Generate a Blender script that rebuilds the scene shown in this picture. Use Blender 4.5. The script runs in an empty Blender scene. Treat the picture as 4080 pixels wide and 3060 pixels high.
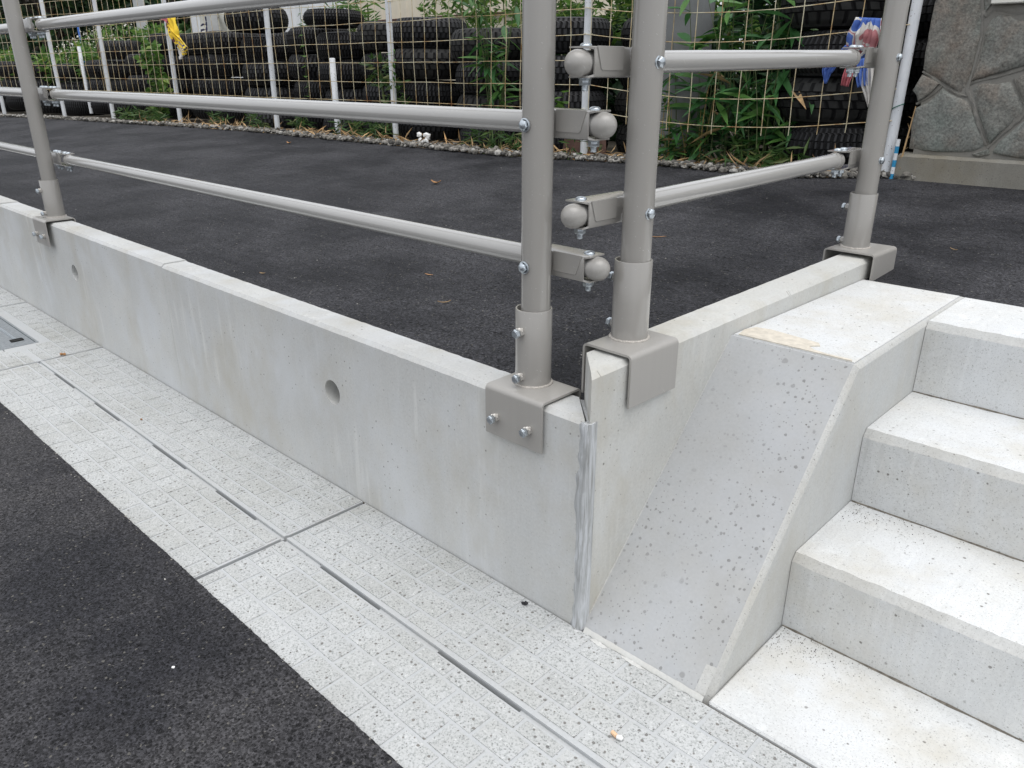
import bpy, bmesh, math, random
from mathutils import Vector, Matrix, noise, geometry
random.seed(11)
R = math.radians
S = bpy.context.scene
C = S.collection

# ------------------------------------------------------------------ camera, sky, sun, exposure
cam = bpy.data.objects.new('camera', bpy.data.cameras.new('camera')); C.objects.link(cam)
cam.location = (1.0257, -1.1362, 0.6203)
YAW, PITCH = -0.76353, 0.38298
fwd = Vector((math.cos(PITCH)*math.sin(YAW), math.cos(PITCH)*math.cos(YAW), -math.sin(PITCH)))
cam.rotation_euler = fwd.to_track_quat('-Z', 'Y').to_euler()
cam.data.sensor_width = 36; cam.data.sensor_fit = 'HORIZONTAL'
cam.data.lens = 36*3099.855/4080
cam.data.clip_start = .05; cam.data.clip_end = 2000
S.camera = cam

SUN_EL, SUN_AZ = R(76), R(105)           # azimuth from +Y towards +X
W = bpy.data.worlds.new('World'); S.world = W; W.use_nodes = True
wn, wl = W.node_tree.nodes, W.node_tree.links
wn.clear()
wo = wn.new('ShaderNodeOutputWorld'); wb = wn.new('ShaderNodeBackground')
sky = wn.new('ShaderNodeTexSky'); sky.sky_type = 'NISHITA'; sky.sun_disc = False
sky.sun_elevation = SUN_EL; sky.sun_rotation = SUN_AZ
sky.air_density = 1.0; sky.dust_density = 6.0; sky.ozone_density = 1.0
hs = wn.new('ShaderNodeHueSaturation'); hs.inputs['Saturation'].default_value = .50   # cloud cover: grey sky
wl.new(sky.outputs[0], hs.inputs['Color'])
deck = wn.new('ShaderNodeMix'); deck.data_type = 'RGBA'; deck.inputs[0].default_value = .8      # closed cloud deck over the sky
# overcast luminance: the zenith of a closed deck is brighter than its horizon
tc = wn.new('ShaderNodeTexCoord'); sx = wn.new('ShaderNodeSeparateXYZ'); wl.new(tc.outputs['Generated'], sx.inputs[0])
mz = wn.new('ShaderNodeMapRange'); wl.new(sx.outputs[2], mz.inputs[0]); mz.inputs[3].default_value = .78; mz.inputs[4].default_value = 1.22
dk = wn.new('ShaderNodeMix'); dk.data_type = 'RGBA'; dk.blend_type = 'MULTIPLY'; dk.inputs[0].default_value = 1
dk.inputs[6].default_value = (5.35, 5.50, 5.76, 1); wl.new(mz.outputs[0], dk.inputs[7]); wl.new(dk.outputs[2], deck.inputs[7])
wl.new(hs.outputs[0], deck.inputs[6]); wl.new(deck.outputs[2], wb.inputs[0])
wl.new(wb.outputs[0], wo.inputs[0])
wb.inputs[1].default_value = .15
sl = bpy.data.lights.new('sun', 'SUN'); sl.energy = 1.0; sl.angle = R(60); sl.color = (1, .985, .965)
so = bpy.data.objects.new('sun', sl); C.objects.link(so)
sd = Vector((math.sin(SUN_AZ)*math.cos(SUN_EL), math.cos(SUN_AZ)*math.cos(SUN_EL), math.sin(SUN_EL)))
so.rotation_euler = sd.to_track_quat('Z', 'Y').to_euler(); so.location = (4, -4, 8)
S.view_settings.view_transform = 'Standard'; S.view_settings.look = 'None'
S.view_settings.gamma = 1; S.view_settings.use_curve_mapping = False
S.view_settings.exposure = 0.43

# ------------------------------------------------------------------ node helpers
class NT:
    def __init__(s, name):
        s.m = bpy.data.materials.new(name); s.m.use_nodes = True
        s.n, s.l = s.m.node_tree.nodes, s.m.node_tree.links
        s.n.clear()
        s.out = s.n.new('ShaderNodeOutputMaterial'); s.p = s.n.new('ShaderNodeBsdfPrincipled')
        s.l.new(s.p.outputs[0], s.out.inputs[0])
        s.geo = s.n.new('ShaderNodeNewGeometry')
        s.pos = s.geo.outputs['Position']
    def set(s, i, v):
        if hasattr(v, 'links'): s.l.new(v, i)
        else: i.default_value = v
    def vec(s, scale, src=None):
        q = s.n.new('ShaderNodeMapping'); s.l.new(src or s.pos, q.inputs['Vector'])
        q.inputs['Scale'].default_value = scale if hasattr(scale, '__len__') else (scale,)*3
        return q.outputs[0]
    def noise(s, scale=1, detail=3, rough=.55, vec=None, dist=0):
        q = s.n.new('ShaderNodeTexNoise'); s.l.new(vec or s.pos, q.inputs['Vector'])
        q.inputs['Scale'].default_value = scale; q.inputs['Detail'].default_value = detail
        q.inputs['Roughness'].default_value = rough; q.inputs['Distortion'].default_value = dist
        return q.outputs['Fac']
    def voro(s, scale, vec=None, feature='F1'):
        q = s.n.new('ShaderNodeTexVoronoi'); s.l.new(vec or s.pos, q.inputs['Vector'])
        q.inputs['Scale'].default_value = scale; q.feature = feature
        return q.outputs['Distance'], (q.outputs['Color'] if feature != 'DISTANCE_TO_EDGE' else None)
    def ramp(s, fac, *stops, interp='LINEAR'):
        q = s.n.new('ShaderNodeValToRGB'); s.l.new(fac, q.inputs[0]); e = q.color_ramp.elements
        q.color_ramp.interpolation = interp
        while len(e) < len(stops): e.new(.5)
        for el, (p, c) in zip(e, stops):
            el.position = p
            el.color = (c, c, c, 1) if not hasattr(c, '__len__') else (*c, 1)
        return q.outputs[0]
    def math(s, op, a, b=0.0, c=0.0):
        q = s.n.new('ShaderNodeMath'); q.operation = op
        s.set(q.inputs[0], a); s.set(q.inputs[1], b); s.set(q.inputs[2], c)
        return q.outputs[0]
    def mix(s, fac, a, b, mode='MIX'):
        q = s.n.new('ShaderNodeMix'); q.data_type = 'RGBA'; q.blend_type = mode
        s.set(q.inputs[0], fac)
        for i, v in ((6, a), (7, b)):
            if hasattr(v, 'links'): s.l.new(v, q.inputs[i])
            else: q.inputs[i].default_value = (*v, 1) if hasattr(v, '__len__') else (v, v, v, 1)
        return q.outputs[2]
    def sep(s, col):
        q = s.n.new('ShaderNodeSeparateColor'); s.l.new(col, q.inputs[0]); return q.outputs
    def flat(s):
        """plan coordinates that also work on faces turned to -Y (x, y+z) or, with s.side, on faces turned to X"""
        if getattr(s, '_flat', None) is None:
            a = s.n.new('ShaderNodeSeparateXYZ'); s.l.new(s.pos, a.inputs[0]); b = s.n.new('ShaderNodeCombineXYZ')
            if getattr(s, 'side', False): s.l.new(a.outputs[1], b.inputs[0]); s.l.new(s.math('ADD', a.outputs[2], a.outputs[0]), b.inputs[1])
            else: s.l.new(a.outputs[0], b.inputs[0]); s.l.new(s.math('MULTIPLY', s.math('ADD', a.outputs[1], a.outputs[2]), getattr(s, 'vs', 1.0)), b.inputs[1])
            s._flat = b.outputs[0]
        return s._flat
    def island(s): return s.geo.outputs['Random Per Island']
    def orand(s): return s.n.new('ShaderNodeObjectInfo').outputs['Random']
    def bump(s, h, strength=.3, dist=.002, prev=None):
        q = s.n.new('ShaderNodeBump'); s.l.new(h, q.inputs['Height'])
        q.inputs['Strength'].default_value = strength; q.inputs['Distance'].default_value = dist
        if prev is not None: s.l.new(prev, q.inputs['Normal'])
        return q.outputs[0]
    def fin(s, col, rough=.8, normal=None, metal=0, coat=0, spec=.5, coat_rough=.1):
        i = s.p.inputs
        if hasattr(col, 'links'): s.l.new(col, i['Base Color'])
        else: i['Base Color'].default_value = (*col, 1)
        s.set(i['Roughness'], rough); i['Metallic'].default_value = metal
        i['Coat Weight'].default_value = coat; i['Coat Roughness'].default_value = coat_rough
        i['Specular IOR Level'].default_value = spec
        if normal is not None: s.l.new(normal, i['Normal'])
        return s.m
    def spots(s, scale, share, size, soft=.04, vec=None, warp=.0):
        """round pits or droplets: 1 inside a spot"""
        v = vec or s.flat()
        q2 = s.n.new('ShaderNodeTexVoronoi'); q2.voronoi_dimensions = '2D'; s.l.new(v, q2.inputs['Vector']); q2.inputs['Scale'].default_value = scale
        d, c = q2.outputs['Distance'], q2.outputs['Color']
        sp = s.sep(c)
        rad = s.math('MULTIPLY_ADD', sp[1], size*.75, size*.35)
        if warp: d = s.math('MULTIPLY_ADD', s.math('SUBTRACT', s.noise(scale*3, 2, vec=v), .5), warp*2, d)
        ins = s.math('MULTIPLY', s.math('SUBTRACT', rad, d), 1/soft); 
        q = s.n.new('ShaderNodeClamp'); s.l.new(ins, q.inputs[0])
        return s.math('MULTIPLY', q.outputs[0], s.math('LESS_THAN', sp[0], share))

def concrete(name, base, var=.10, pits=.12, pit_scale=55, streaks=0.0, stain=.35, speck=0.0, drops=False, side=False, vs=1.0, fine=.5):
    t = NT(name); t.side = side; t.vs = vs
    big = t.noise(2.2, 4, .6); mid = t.noise(14, 4, .6); fin_ = t.noise(160, 3, .6)
    b = Vector(base)
    col = t.ramp(big, (.28, tuple(b*(1-var))), (.72, tuple(b*(1+var*.6))))
    col = t.mix(t.ramp(mid, (.35, .0), (.75, .5)), col, tuple(Vector((b.x*.96, b.y*.99, b.z*1.03))))
    col = t.mix(.35*fine, col, t.ramp(fin_, (.3, .62), (.7, 1.35)), 'MULTIPLY')
    if streaks:
        st = t.math('MULTIPLY', t.noise(1, 4, .65, t.vec((30, 30, 1.6))), t.ramp(t.noise(3.1, 3), (.35, .7), (.65, 1.08)))
        col = t.mix(t.math('MULTIPLY', t.ramp(st, (.52, 0), (.72, 1)), streaks), col, tuple(b*1.28))
        st2 = t.noise(1, 4, .65, t.vec((24, 24, 1.1)))
        col = t.mix(t.math('MULTIPLY', t.ramp(st2, (.25, 1), (.46, 0)), streaks*.35), col, tuple(b*.80))
        cl = t.noise(5, 3, .6, t.vec((1, 1, .7)))
        col = t.mix(t.math('MULTIPLY', t.ramp(cl, (.46, 0), (.68, 1)), streaks*.9), col, tuple(Vector((b.x*1.1, b.y*1.13, b.z*1.2))))
    sn = t.noise(3.7, 5, .65, t.vec((1, 1, .55)))
    col = t.mix(t.math('MULTIPLY', t.ramp(sn, (.49, 0), (.70, 1)), stain), col, (b.x*.82, b.y*.775, b.z*.685))
    pm = t.ramp(t.noise(4.3, 2), (.40, .25), (.62, 1.0))
    pt = t.math('MULTIPLY', t.spots(pit_scale, pits, .13, .05, warp=.12), pm)
    pt2 = t.spots(pit_scale*2.6, pits*.8, .15, .06, warp=.14)
    col = t.mix(t.math('MULTIPLY', pt, .8), col, (.11, .10, .085))
    col = t.mix(t.math('MULTIPLY', pt2, .55), col, (.17, .16, .14))
    h = t.math('SUBTRACT', t.math('MULTIPLY', fin_, .25), t.math('ADD', pt, pt2))
    if speck:
        g = t.noise(330, 3, .7)
        col = t.mix(t.math('MULTIPLY', t.ramp(g, (.33, 1), (.42, 0)), speck), col, tuple(b*.45))
    if drops:
        msk = t.ramp(t.noise(4, 2), (.36, .35), (.52, 1))
        for sc_, sh_, sz_, am_ in ((38, .26, .16, .60), (56, .40, .19, .62), (105, .28, .19, .52), (25, .09, .16, .45)):
            dr = t.math('MULTIPLY', t.spots(sc_, sh_, sz_, .05, warp=.14), msk)
            col = t.mix(t.math('MULTIPLY', dr, am_), col, (.155, .153, .146))
    nb = t.bump(h, .35, .0016)
    nb = t.bump(mid, .12, .004, nb)
    return t.fin(col, .86, nb, spec=.3)

M = {}
M['wall'] = concrete('wall_concrete', (.560, .562, .545), .14, .17, 50, streaks=.60, stain=.65)
M['side_wall'] = concrete('side_wall_concrete', (.555, .552, .52), .14, .15, 48, streaks=.35, stain=.75, side=True)
M['slope'] = concrete('slope_concrete', (.425, .43, .428), .15, .05, 50, streaks=.45, stain=.3, drops=True, fine=.3, vs=.71)
M['cheek_side'] = concrete('cheek_side_concrete', (.54, .545, .53), .10, .14, 60, streaks=.2, stain=.5, speck=.3, side=True)
M['step'] = concrete('step_concrete', (.635, .64, .628), .13, .30, 42, streaks=.4, stain=.7, speck=.7)
M['nosing'] = concrete('nosing_concrete', (.52, .52, .50), .18, .34, 70, stain=.55, speck=.6)
M['plinth'] = concrete('plinth_concrete', (.25, .238, .205), .5, .5, 45, streaks=.4, stain=.9, speck=1.0)
M['pole'] = concrete('pole_concrete', (.20, .205, .205), .55, .1, 40, streaks=.5, stain=.3)
M['groove'] = concrete('groove_concrete', (.48, .49, .49), .06, .08, 50, stain=.25, fine=.4)

def brick_mat():
    t = NT('exposed_aggregate')
    base = t.mix(t.orand(), (.49, .50, .50), (.525, .535, .533))
    base = t.mix(t.ramp(t.noise(3.2, 5, .65), (.45, 0), (.70, .75)), base, (.39, .39, .365))
    g = t.noise(215, 4, .8); g2 = t.noise(120, 3, .6)
    base = t.mix(t.ramp(g, (.37, .85), (.50, 0)), base, (.22, .235, .225))
    base = t.mix(t.ramp(g2, (.60, 0), (.75, .6)), base, (.72, .73, .72))
    sm = t.spots(130, .46, .21, .05, warp=.2)
    lg = t.spots(64, .42, .21, .04, warp=.16)
    base = t.mix(t.math('MULTIPLY', sm, .75), base, (.17, .175, .17))
    base = t.mix(t.math('MULTIPLY', lg, .85), base, t.mix(t.noise(8, 1), (.10, .105, .11), (.22, .20, .17)))
    n = t.bump(t.math('ADD', g, t.math('MULTIPLY', lg, -.5)), .45, .0016)
    return t.fin(base, .88, n, spec=.3)
M['brick'] = brick_mat()

def mortar_mat():
    t = NT('corner_mortar')
    v = t.vec((90, 90, 6)); n = t.noise(1, 5, .7, v, .6)
    col = t.ramp(n, (.26, (.24, .245, .245)), (.46, (.40, .41, .41)), (.64, (.60, .62, .64)))
    col = t.mix(t.ramp(t.noise(1, 3, .6, t.vec((160, 160, 9))), (.3, .6), (.45, 0)), col, (.22, .215, .20))
    return t.fin(col, .85, t.bump(n, .8, .004))
M['mortar'] = mortar_mat()

def asphalt(name, base, light, patch_scale):
    t = NT(name)
    d, c = t.voro(230); cs = t.sep(c)
    d2, c2 = t.voro(72); cs2 = t.sep(c2)
    fine = t.noise(420, 3, .7)
    patch = t.noise(patch_scale, 5, .6)
    b, L = Vector(base), Vector(light)
    col = t.mix(t.ramp(patch, (.38, 0), (.62, 1)), tuple(b), tuple(L))
    col = t.mix(1.0, col, t.ramp(cs[0], (0, .40), (.5, .9), (1, 1.75)), 'MULTIPLY')
    col = t.mix(1.0, col, t.ramp(fine, (.3, .65), (.7, 1.35)), 'MULTIPLY')
    hole = t.math('MULTIPLY', t.ramp(d2, (.14, 1), (.40, 0)), t.math('GREATER_THAN', cs2[1], .66))
    hole = t.math('MULTIPLY', hole, t.ramp(t.noise(7, 3), (.42, .25), (.62, 1)))
    col = t.mix(t.math('MULTIPLY', hole, .9), col, (.006, .006, .007))
    chip = t.math('GREATER_THAN', cs[1], .990)
    col = t.mix(t.math('MULTIPLY', chip, .5), col, (.20, .19, .165))
    h = t.math('SUBTRACT', t.math('MULTIPLY', t.ramp(d, (0, 1), (.55, 0)), cs[2]), hole)
    n = t.bump(h, 1.0, .005)
    n = t.bump(t.noise(48, 4, .75), .45, .008, n)
    return t.fin(col, t.ramp(patch, (.35, .58), (.65, .74)), n, spec=.22)
M['road'] = asphalt('road_asphalt', (.022, .0220, .0260), (.056, .0545, .057), 2.1)
M['lot'] = asphalt('lot_asphalt', (.012, .0123, .0155), (.046, .046, .051), 2.4)

def paint(name, col, rough=.28, coat=.35, spec=.5, axis=(60, 60, 1.2), amt=.3):
    t = NT(name)
    st = t.noise(1, 2, .5, t.vec(axis))
    dust = t.spots(260, .045, .16, .06)
    base = t.mix(t.ramp(st, (.35, 0), (.7, amt)), col, tuple(Vector(col)*1.10))
    base = t.mix(t.math('MULTIPLY', dust, .5), base, (.75, .75, .73))
    r = t.ramp(st, (.3, rough*.92), (.7, rough*1.1))
    return t.fin(base, r, t.bump(t.noise(500, 2), .04, .0005), coat=coat, spec=spec, coat_rough=.12)
M['rail'] = paint('beige_paint', (.335, .322, .300), .20, .6, .6)
M['tube'] = paint('beige_tube_paint', (.40, .392, .375), .17, .9, .7, (3, 3, 3), .1)
M['rail_plate'] = paint('beige_plate_paint', (.345, .332, .310), .32, .3)

def simple(name, col, rough=.6, metal=0, var=.15, scale=30, bump=.1, spec=.5, island=0.0, coat=0):
    t = NT(name); b = Vector(col)
    f = t.noise(scale, 4, .6)
    c = t.ramp(f, (.3, tuple(b*(1-var))), (.7, tuple(b*(1+var))))
    if island:
        c = t.mix(1.0, c, t.ramp(t.island(), (0, 1-island), (1, 1+island)), 'MULTIPLY')
    return t.fin(c, rough, t.bump(f, bump, .002) if bump else None, metal, spec=spec, coat=coat)
M['zinc'] = simple('zinc_bolt', (.55, .60, .64), .34, .9, .25, 300, .1)
M['weld'] = simple('weld_bead', (.46, .43, .39), .45, 0, .3, 300, .6)
M['paint_chip'] = simple('white_paint_blob', (.72, .69, .64), .5, 0, .1, 200, .3)
M['rubber'] = simple('tyre_rubber', (.0125, .0130, .0150), .58, 0, .35, 40, .25, .45)
M['rubber_groove'] = simple('tyre_groove', (.0035, .0035, .0042), .7, 0, .2, 40, 0, .3)
M['rubber_b'] = simple('tyre_rubber_dusty', (.0175, .0178, .0172), .7, 0, .4, 25, .3, .4)
M['steel_plate'] = simple('galvanised_cover', (.25, .27, .285), .55, .2, .2, 60, .2)
M['dark'] = simple('dark_recess', (.012, .012, .012), .9, 0, .2, 30, 0)
M['white_sheet'] = simple('white_sheet_metal', (.78, .80, .82), .45, 0, .05, 3, .05)
M['cream_sheet'] = simple('cream_sheet_metal', (.72, .66, .53), .5, 0, .06, 3, .05)
M['brown'] = simple('brown_trim', (.10, .045, .03), .6)
M['rust_plate'] = simple('rusty_plate', (.12, .065, .05), .8, 0, .3, 25, .4)
M['grey_post'] = simple('grey_painted_post', (.50, .51, .51), .5, 0, .08, 12, .1)
M['blue'] = simple('blue_plastic', (.02, .11, .42), .4, 0, .1)
M['cyan'] = simple('blue_band', (.03, .28, .52), .45, 0, .15)
M['green_wire'] = simple('green_wire', (.01, .12, .08), .4)
M['soil'] = simple('soil', (.10, .085, .065), .95, 0, .45, 9, .6)
M['smear'] = simple('cement_smear', (.56, .56, .54), .9, 0, .10, 120, .4)
M['seam'] = simple('dirt_seam', (.16, .145, .12), .95, 0, .5, 90, .5)
M['straw'] = simple('dry_straw', (.42, .28, .14), .8, 0, .3, 20, .1, island=.45)
M['leaf_dry'] = simple('dry_leaf', (.36, .19, .08), .8, 0, .3, 40, .2)
M['litter_white'] = simple('white_scrap', (.82, .82, .80), .6, 0, .08, 40, .3)
M['tan'] = simple('filter_tan', (.72, .48, .30), .8, 0, .1, 300, .1)
M['black_bit'] = simple('black_bit', (.012, .011, .014), .6, 0, .4, 200, .4)
M['ink'] = simple('sign_ink', (.035, .035, .085), .7, 0, .2)
M['banner'] = simple('banner_cloth', (.80, .79, .72), .8, 0, .05, 5, .1)

def white_post():
    t = NT('white_painted_post')
    f = t.noise(1, 4, .65, t.vec((20, 20, 7)))
    ch = t.spots(70, .22, .2, .05, warp=.2)
    c = t.ramp(f, (.3, (.60, .63, .66)), (.65, (.78, .80, .82)))
    c = t.mix(t.math('MULTIPLY', ch, .7), c, (.17, .14, .11))
    return t.fin(c, .5, t.bump(f, .1, .001))
M['white_post'] = white_post()

def wire_mat():
    t = NT('rusty_wire')
    f = t.noise(9, 4, .7); g = t.noise(40, 3)
    c = t.ramp(f, (.40, (.66, .61, .44)), (.58, (.52, .38, .19)), (.70, (.28, .12, .04)))
    return t.fin(t.mix(.4, c, t.ramp(g, (.3, .6), (.7, 1.3)), 'MULTIPLY'), .6)
M['wire'] = wire_mat()

def leaf_mat(name, a, b, c3=None, trans=.25):
    t = NT(name)
    r = t.island()
    stops = [(0, a), (.7, b)] + ([(1, c3)] if c3 else [(1, b)])
    col = t.ramp(r, *stops)
    col = t.mix(.5, col, t.ramp(t.noise(14, 3), (.3, .6), (.7, 1.4)), 'MULTIPLY')
    m = t.fin(col, .48, None, spec=.4)
    tr = t.n.new('ShaderNodeBsdfTranslucent'); t.l.new(col, tr.inputs[0])
    mx = t.n.new('ShaderNodeMixShader'); mx.inputs[0].default_value = trans
    t.l.new(t.p.outputs[0], mx.inputs[1]); t.l.new(tr.outputs[0], mx.inputs[2]); t.l.new(mx.outputs[0], t.out.inputs[0])
    return m
M['leaf_bamboo'] = leaf_mat('bamboo_leaf', (.026, .090, .032), (.052, .160, .046), (.12, .25, .06))
M['leaf_bamboo2'] = leaf_mat('bamboo_leaf_light', (.05, .15, .036), (.10, .23, .05), (.19, .31, .065))
M['leaf_tree'] = leaf_mat('tree_leaf', (.010, .030, .013), (.022, .062, .022), (.05, .11, .03))
M['leaf_tree2'] = leaf_mat('tree_leaf_light', (.025, .07, .025), (.05, .12, .035), (.11, .19, .05))
M['leaf_bush'] = leaf_mat('bush_leaf', (.05, .12, .028), (.12, .24, .045), (.26, .36, .08), .4)
M['leaf_weed'] = leaf_mat('weed_leaf', (.03, .075, .02), (.07, .14, .035), (.16, .17, .06))
M['flower'] = leaf_mat('white_flower', (.62, .62, .52), (.75, .74, .66), (.55, .56, .40), .2)
M['stem'] = simple('plant_stem', (.09, .12, .04), .6, 0, .3, 20, .1)
M['cane'] = simple('bamboo_cane', (.30, .22, .07), .5, 0, .35, 12, .1)
M['bark'] = simple('tree_bark', (.045, .036, .028), .9, 0, .4, 12, .8)

def stone_mat():
    t = NT('field_stone')
    o = t.orand()
    a = t.mix(o, (.20, .188, .165), (.20, .212, .196))
    n = t.noise(6, 5, .65); f = t.noise(95, 4, .7)
    a = t.mix(t.ramp(n, (.45, 0), (.7, .6)), a, (.20, .135, .095))
    a = t.mix(t.ramp(t.noise(9, 4), (.5, 0), (.72, .6)), a, (.17, .195, .175))
    a = t.mix(.85, a, t.ramp(f, (.28, .45), (.72, 1.7)), 'MULTIPLY')
    a = t.mix(t.math('MULTIPLY', t.spots(55, .05, .15, .05, warp=.3), .6), a, (.38, .36, .32))
    nb = t.bump(n, .5, .02); nb = t.bump(f, .6, .004, nb)
    return t.fin(a, .85, nb, spec=.35)
M['stone'] = stone_mat()
M['joint'] = concrete('stone_joint', (.25, .24, .215), .2, .3, 60, stain=.5, speck=.5)

def gravel_mat():
    t = NT('gravel')
    c = t.ramp(t.island(), (0, (.06, .058, .055)), (.5, (.16, .15, .13)), (.85, (.27, .255, .23)), (1, (.44, .43, .40)))
    return t.fin(t.mix(.4, c, t.ramp(t.noise(120, 3), (.3, .6), (.7, 1.3)), 'MULTIPLY'), .85)
M['gravel'] = gravel_mat()

def cloth_mat(name, cols, vec_scale):
    t = NT(name)
    v = t.noise(vec_scale, 1, .4, None, 1.2)
    return t.fin(t.ramp(v, *cols, interp='CONSTANT'), .8, t.bump(t.noise(300, 2), .2, .001))
M['cloth_a'] = cloth_mat('union_cloth', ((0, (.06, .13, .42)), (.44, (.58, .57, .54)), (.53, (.42, .17, .18)), (.60, (.55, .53, .51)), (.66, (.08, .15, .45))), 9)
M['cloth_blue'] = simple('blue_cloth', (.07, .14, .42), .8, 0, .2, 25, .2)
M['cloth_red'] = simple('faded_red_cloth', (.46, .13, .15), .8, 0, .2, 25, .2)
M['cloth_white'] = simple('white_cloth', (.58, .56, .53), .8, 0, .1, 25, .2)
M['cloth_y'] = cloth_mat('yellow_cloth', ((0, (.10, .03, .03)), (.36, (.75, .52, .03)), (.60, (.03, .04, .15)), (.66, (.78, .58, .05))), 7)

# ------------------------------------------------------------------ mesh helpers
class MB:
    def __init__(s): s.v, s.f = [], []
    def add(s, vs, fs):
        o = len(s.v); s.v += [Vector(x) for x in vs]; s.f += [tuple(i+o for i in f) for f in fs]; return s
    def box(s, x0, x1, y0, y1, z0, z1):
        return s.add([(x, y, z) for z in (z0, z1) for y in (y0, y1) for x in (x0, x1)],
                     [(0, 2, 3, 1), (4, 5, 7, 6), (0, 1, 5, 4), (2, 6, 7, 3), (0, 4, 6, 2), (1, 3, 7, 5)])
    def tube(s, pts, rad, seg=8, caps=True):
        pts = [Vector(p) for p in pts]; n = len(pts)
        if not hasattr(rad, '__len__'): rad = [rad]*n
        vs, fs = [], []
        prev = None
        for i, p in enumerate(pts):
            d = (pts[min(i+1, n-1)] - pts[max(i-1, 0)]).normalized()
            if prev is None:
                a = d.orthogonal().normalized()
            else:
                a = (prev - d*prev.dot(d)); a = a.normalized() if a.length > 1e-6 else d.orthogonal().normalized()
            prev = a; b = d.cross(a)
            for k in range(seg):
                t = 2*math.pi*k/seg; vs.append(p + (a*math.cos(t)+b*math.sin(t))*rad[i])
        for i in range(n-1):
            for k in range(seg):
                k2 = (k+1) % seg
                fs.append((i*seg+k, i*seg+k2, (i+1)*seg+k2, (i+1)*seg+k))
        if caps: fs += [tuple(reversed(range(seg))), tuple(range((n-1)*seg, n*seg))]
        return s.add(vs, fs)
    def lathe(s, prof, origin, axis=(0, 0, 1), seg=32, closed=False):
        """prof: (radius, height) pairs"""
        o = Vector(origin); d = Vector(axis).normalized(); a = d.orthogonal().normalized(); b = d.cross(a)
        vs, fs = [], []; n = len(prof)
        for r, h in prof:
            for k in range(seg):
                t = 2*math.pi*k/seg; vs.append(o + d*h + (a*math.cos(t)+b*math.sin(t))*max(r, 1e-5))
        for i in range(n if closed else n-1):
            j = (i+1) % n
            for k in range(seg):
                k2 = (k+1) % seg; fs.append((i*seg+k, i*seg+k2, j*seg+k2, j*seg+k))
        return s.add(vs, fs)
    def prism(s, poly, fn, h0, h1):
        """poly: 2-D outline (any shape), fn(u,v,h) -> point"""
        n = len(poly)
        vs = [fn(u, v, h0) for u, v in poly] + [fn(u, v, h1) for u, v in poly]
        fs = [(i, (i+1) % n, n+(i+1) % n, n+i) for i in range(n)] + [tuple(reversed(range(n))), tuple(range(n, 2*n))]
        return s.add(vs, fs)

def mesh_of(mb, name, mat, origin=(0, 0, 0), smooth=None, bevel=0, bseg=1, fix=True):
    o = Vector(origin)
    me = bpy.data.meshes.new(name); me.from_pydata([v-o for v in mb.v], [], mb.f)
    if bevel or fix:
        bm = bmesh.new(); bm.from_mesh(me)
        if bevel:
            bmesh.ops.remove_doubles(bm, verts=bm.verts, dist=1e-5)
        bmesh.ops.recalc_face_normals(bm, faces=bm.faces)
        if bevel:
            es = [e for e in bm.edges if len(e.link_faces) == 2 and e.calc_face_angle(0) > .5]
            bmesh.ops.bevel(bm, geom=es, offset=bevel, segments=bseg, affect='EDGES', profile=.6)
        bm.to_mesh(me); bm.free()
    if smooth is not None:
        me.polygons.foreach_set('use_smooth', [True]*len(me.polygons))
        if smooth: me.set_sharp_from_angle(angle=R(smooth))
    me.materials.append(mat)
    return me
def link(name, me, parent=None, loc=(0, 0, 0), rot=None, scale=None):
    o = bpy.data.objects.new(name, me); C.objects.link(o)
    if parent is not None: o.parent = parent
    o.location = loc
    if rot is not None:
        o.rotation_mode = 'QUATERNION'; o.rotation_quaternion = rot
    if scale is not None: o.scale = scale if hasattr(scale, '__len__') else (scale,)*3
    return o
def wloc(o):
    v = Vector(o.location)
    while o.parent: o = o.parent; v += Vector(o.location)
    return v
def part(mb, name, mat, parent, **k):
    """a mesh given in world coordinates becomes a child of parent"""
    return link(name, mesh_of(mb, name, mat, wloc(parent), **k), parent)
def tag(o, label, cat, group=None):
    o['label'] = label; o['category'] = cat
    if group: o['group'] = group
    return o
def thing(name, label, cat, loc=(0, 0, 0), group=None):
    o = bpy.data.objects.new(name, None); C.objects.link(o); o.location = loc; o.empty_display_size = .1
    return tag(o, label, cat, group)
def single(mb, name, mat, label, cat, loc, group=None, **k):
    return tag(link(name, mesh_of(mb, name, mat, loc, **k), None, loc), label, cat, group)
def struct(mb, name, mat, loc=(0, 0, 0), kind='structure', **k):
    o = link(name, mesh_of(mb, name, mat, loc, **k), None, loc); o['kind'] = kind; return o
def rr(a, b): return random.uniform(a, b)
def lotz(y): return -.025 + .07*y
def qalign(d, up=(0, 0, 1)): return Vector(d).to_track_quat('Z', 'Y')
def nz(x, y=0, z=0, s=1): return noise.noise(Vector((x*s, y*s, z*s)))

# ------------------------------------------------------------------ ground, road, parking lot
GZ = -.480
mb = MB().add([(-150, -150, -.56), (150, -150, -.56), (150, 150, -.56), (-150, 150, -.56)], [(0, 1, 2, 3)])
struct(mb, 'ground', M['soil'])
def sheet(pts, zf):
    tris = geometry.tessellate_polygon([[Vector((x, y, 0)) for x, y in pts]])
    return MB().add([(x, y, zf(x, y)) for x, y in pts], [tuple(t) for t in tris])
pts = []
x = -7.0
while x < 3.2:
    pts.append((x, -.557 + .002*nz(x, 3, 0, 4) + .0014*nz(x, 8, 0, 60) + rr(-.0008, .0008))); x += rr(.004, .010)
rmb = (sheet([(-60, -.56), *pts, (60, -.56), (60, -40), (-60, -40)], lambda x, y: -.4745))
k0 = len(rmb.v); rmb.v += [Vector((x, y+.002, -.4815)) for x, y in pts]; rmb.f += [(1+i, 2+i, k0+i+1, k0+i) for i in range(len(pts)-1)]
road = struct(rmb, 'road', M['road'])
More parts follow.
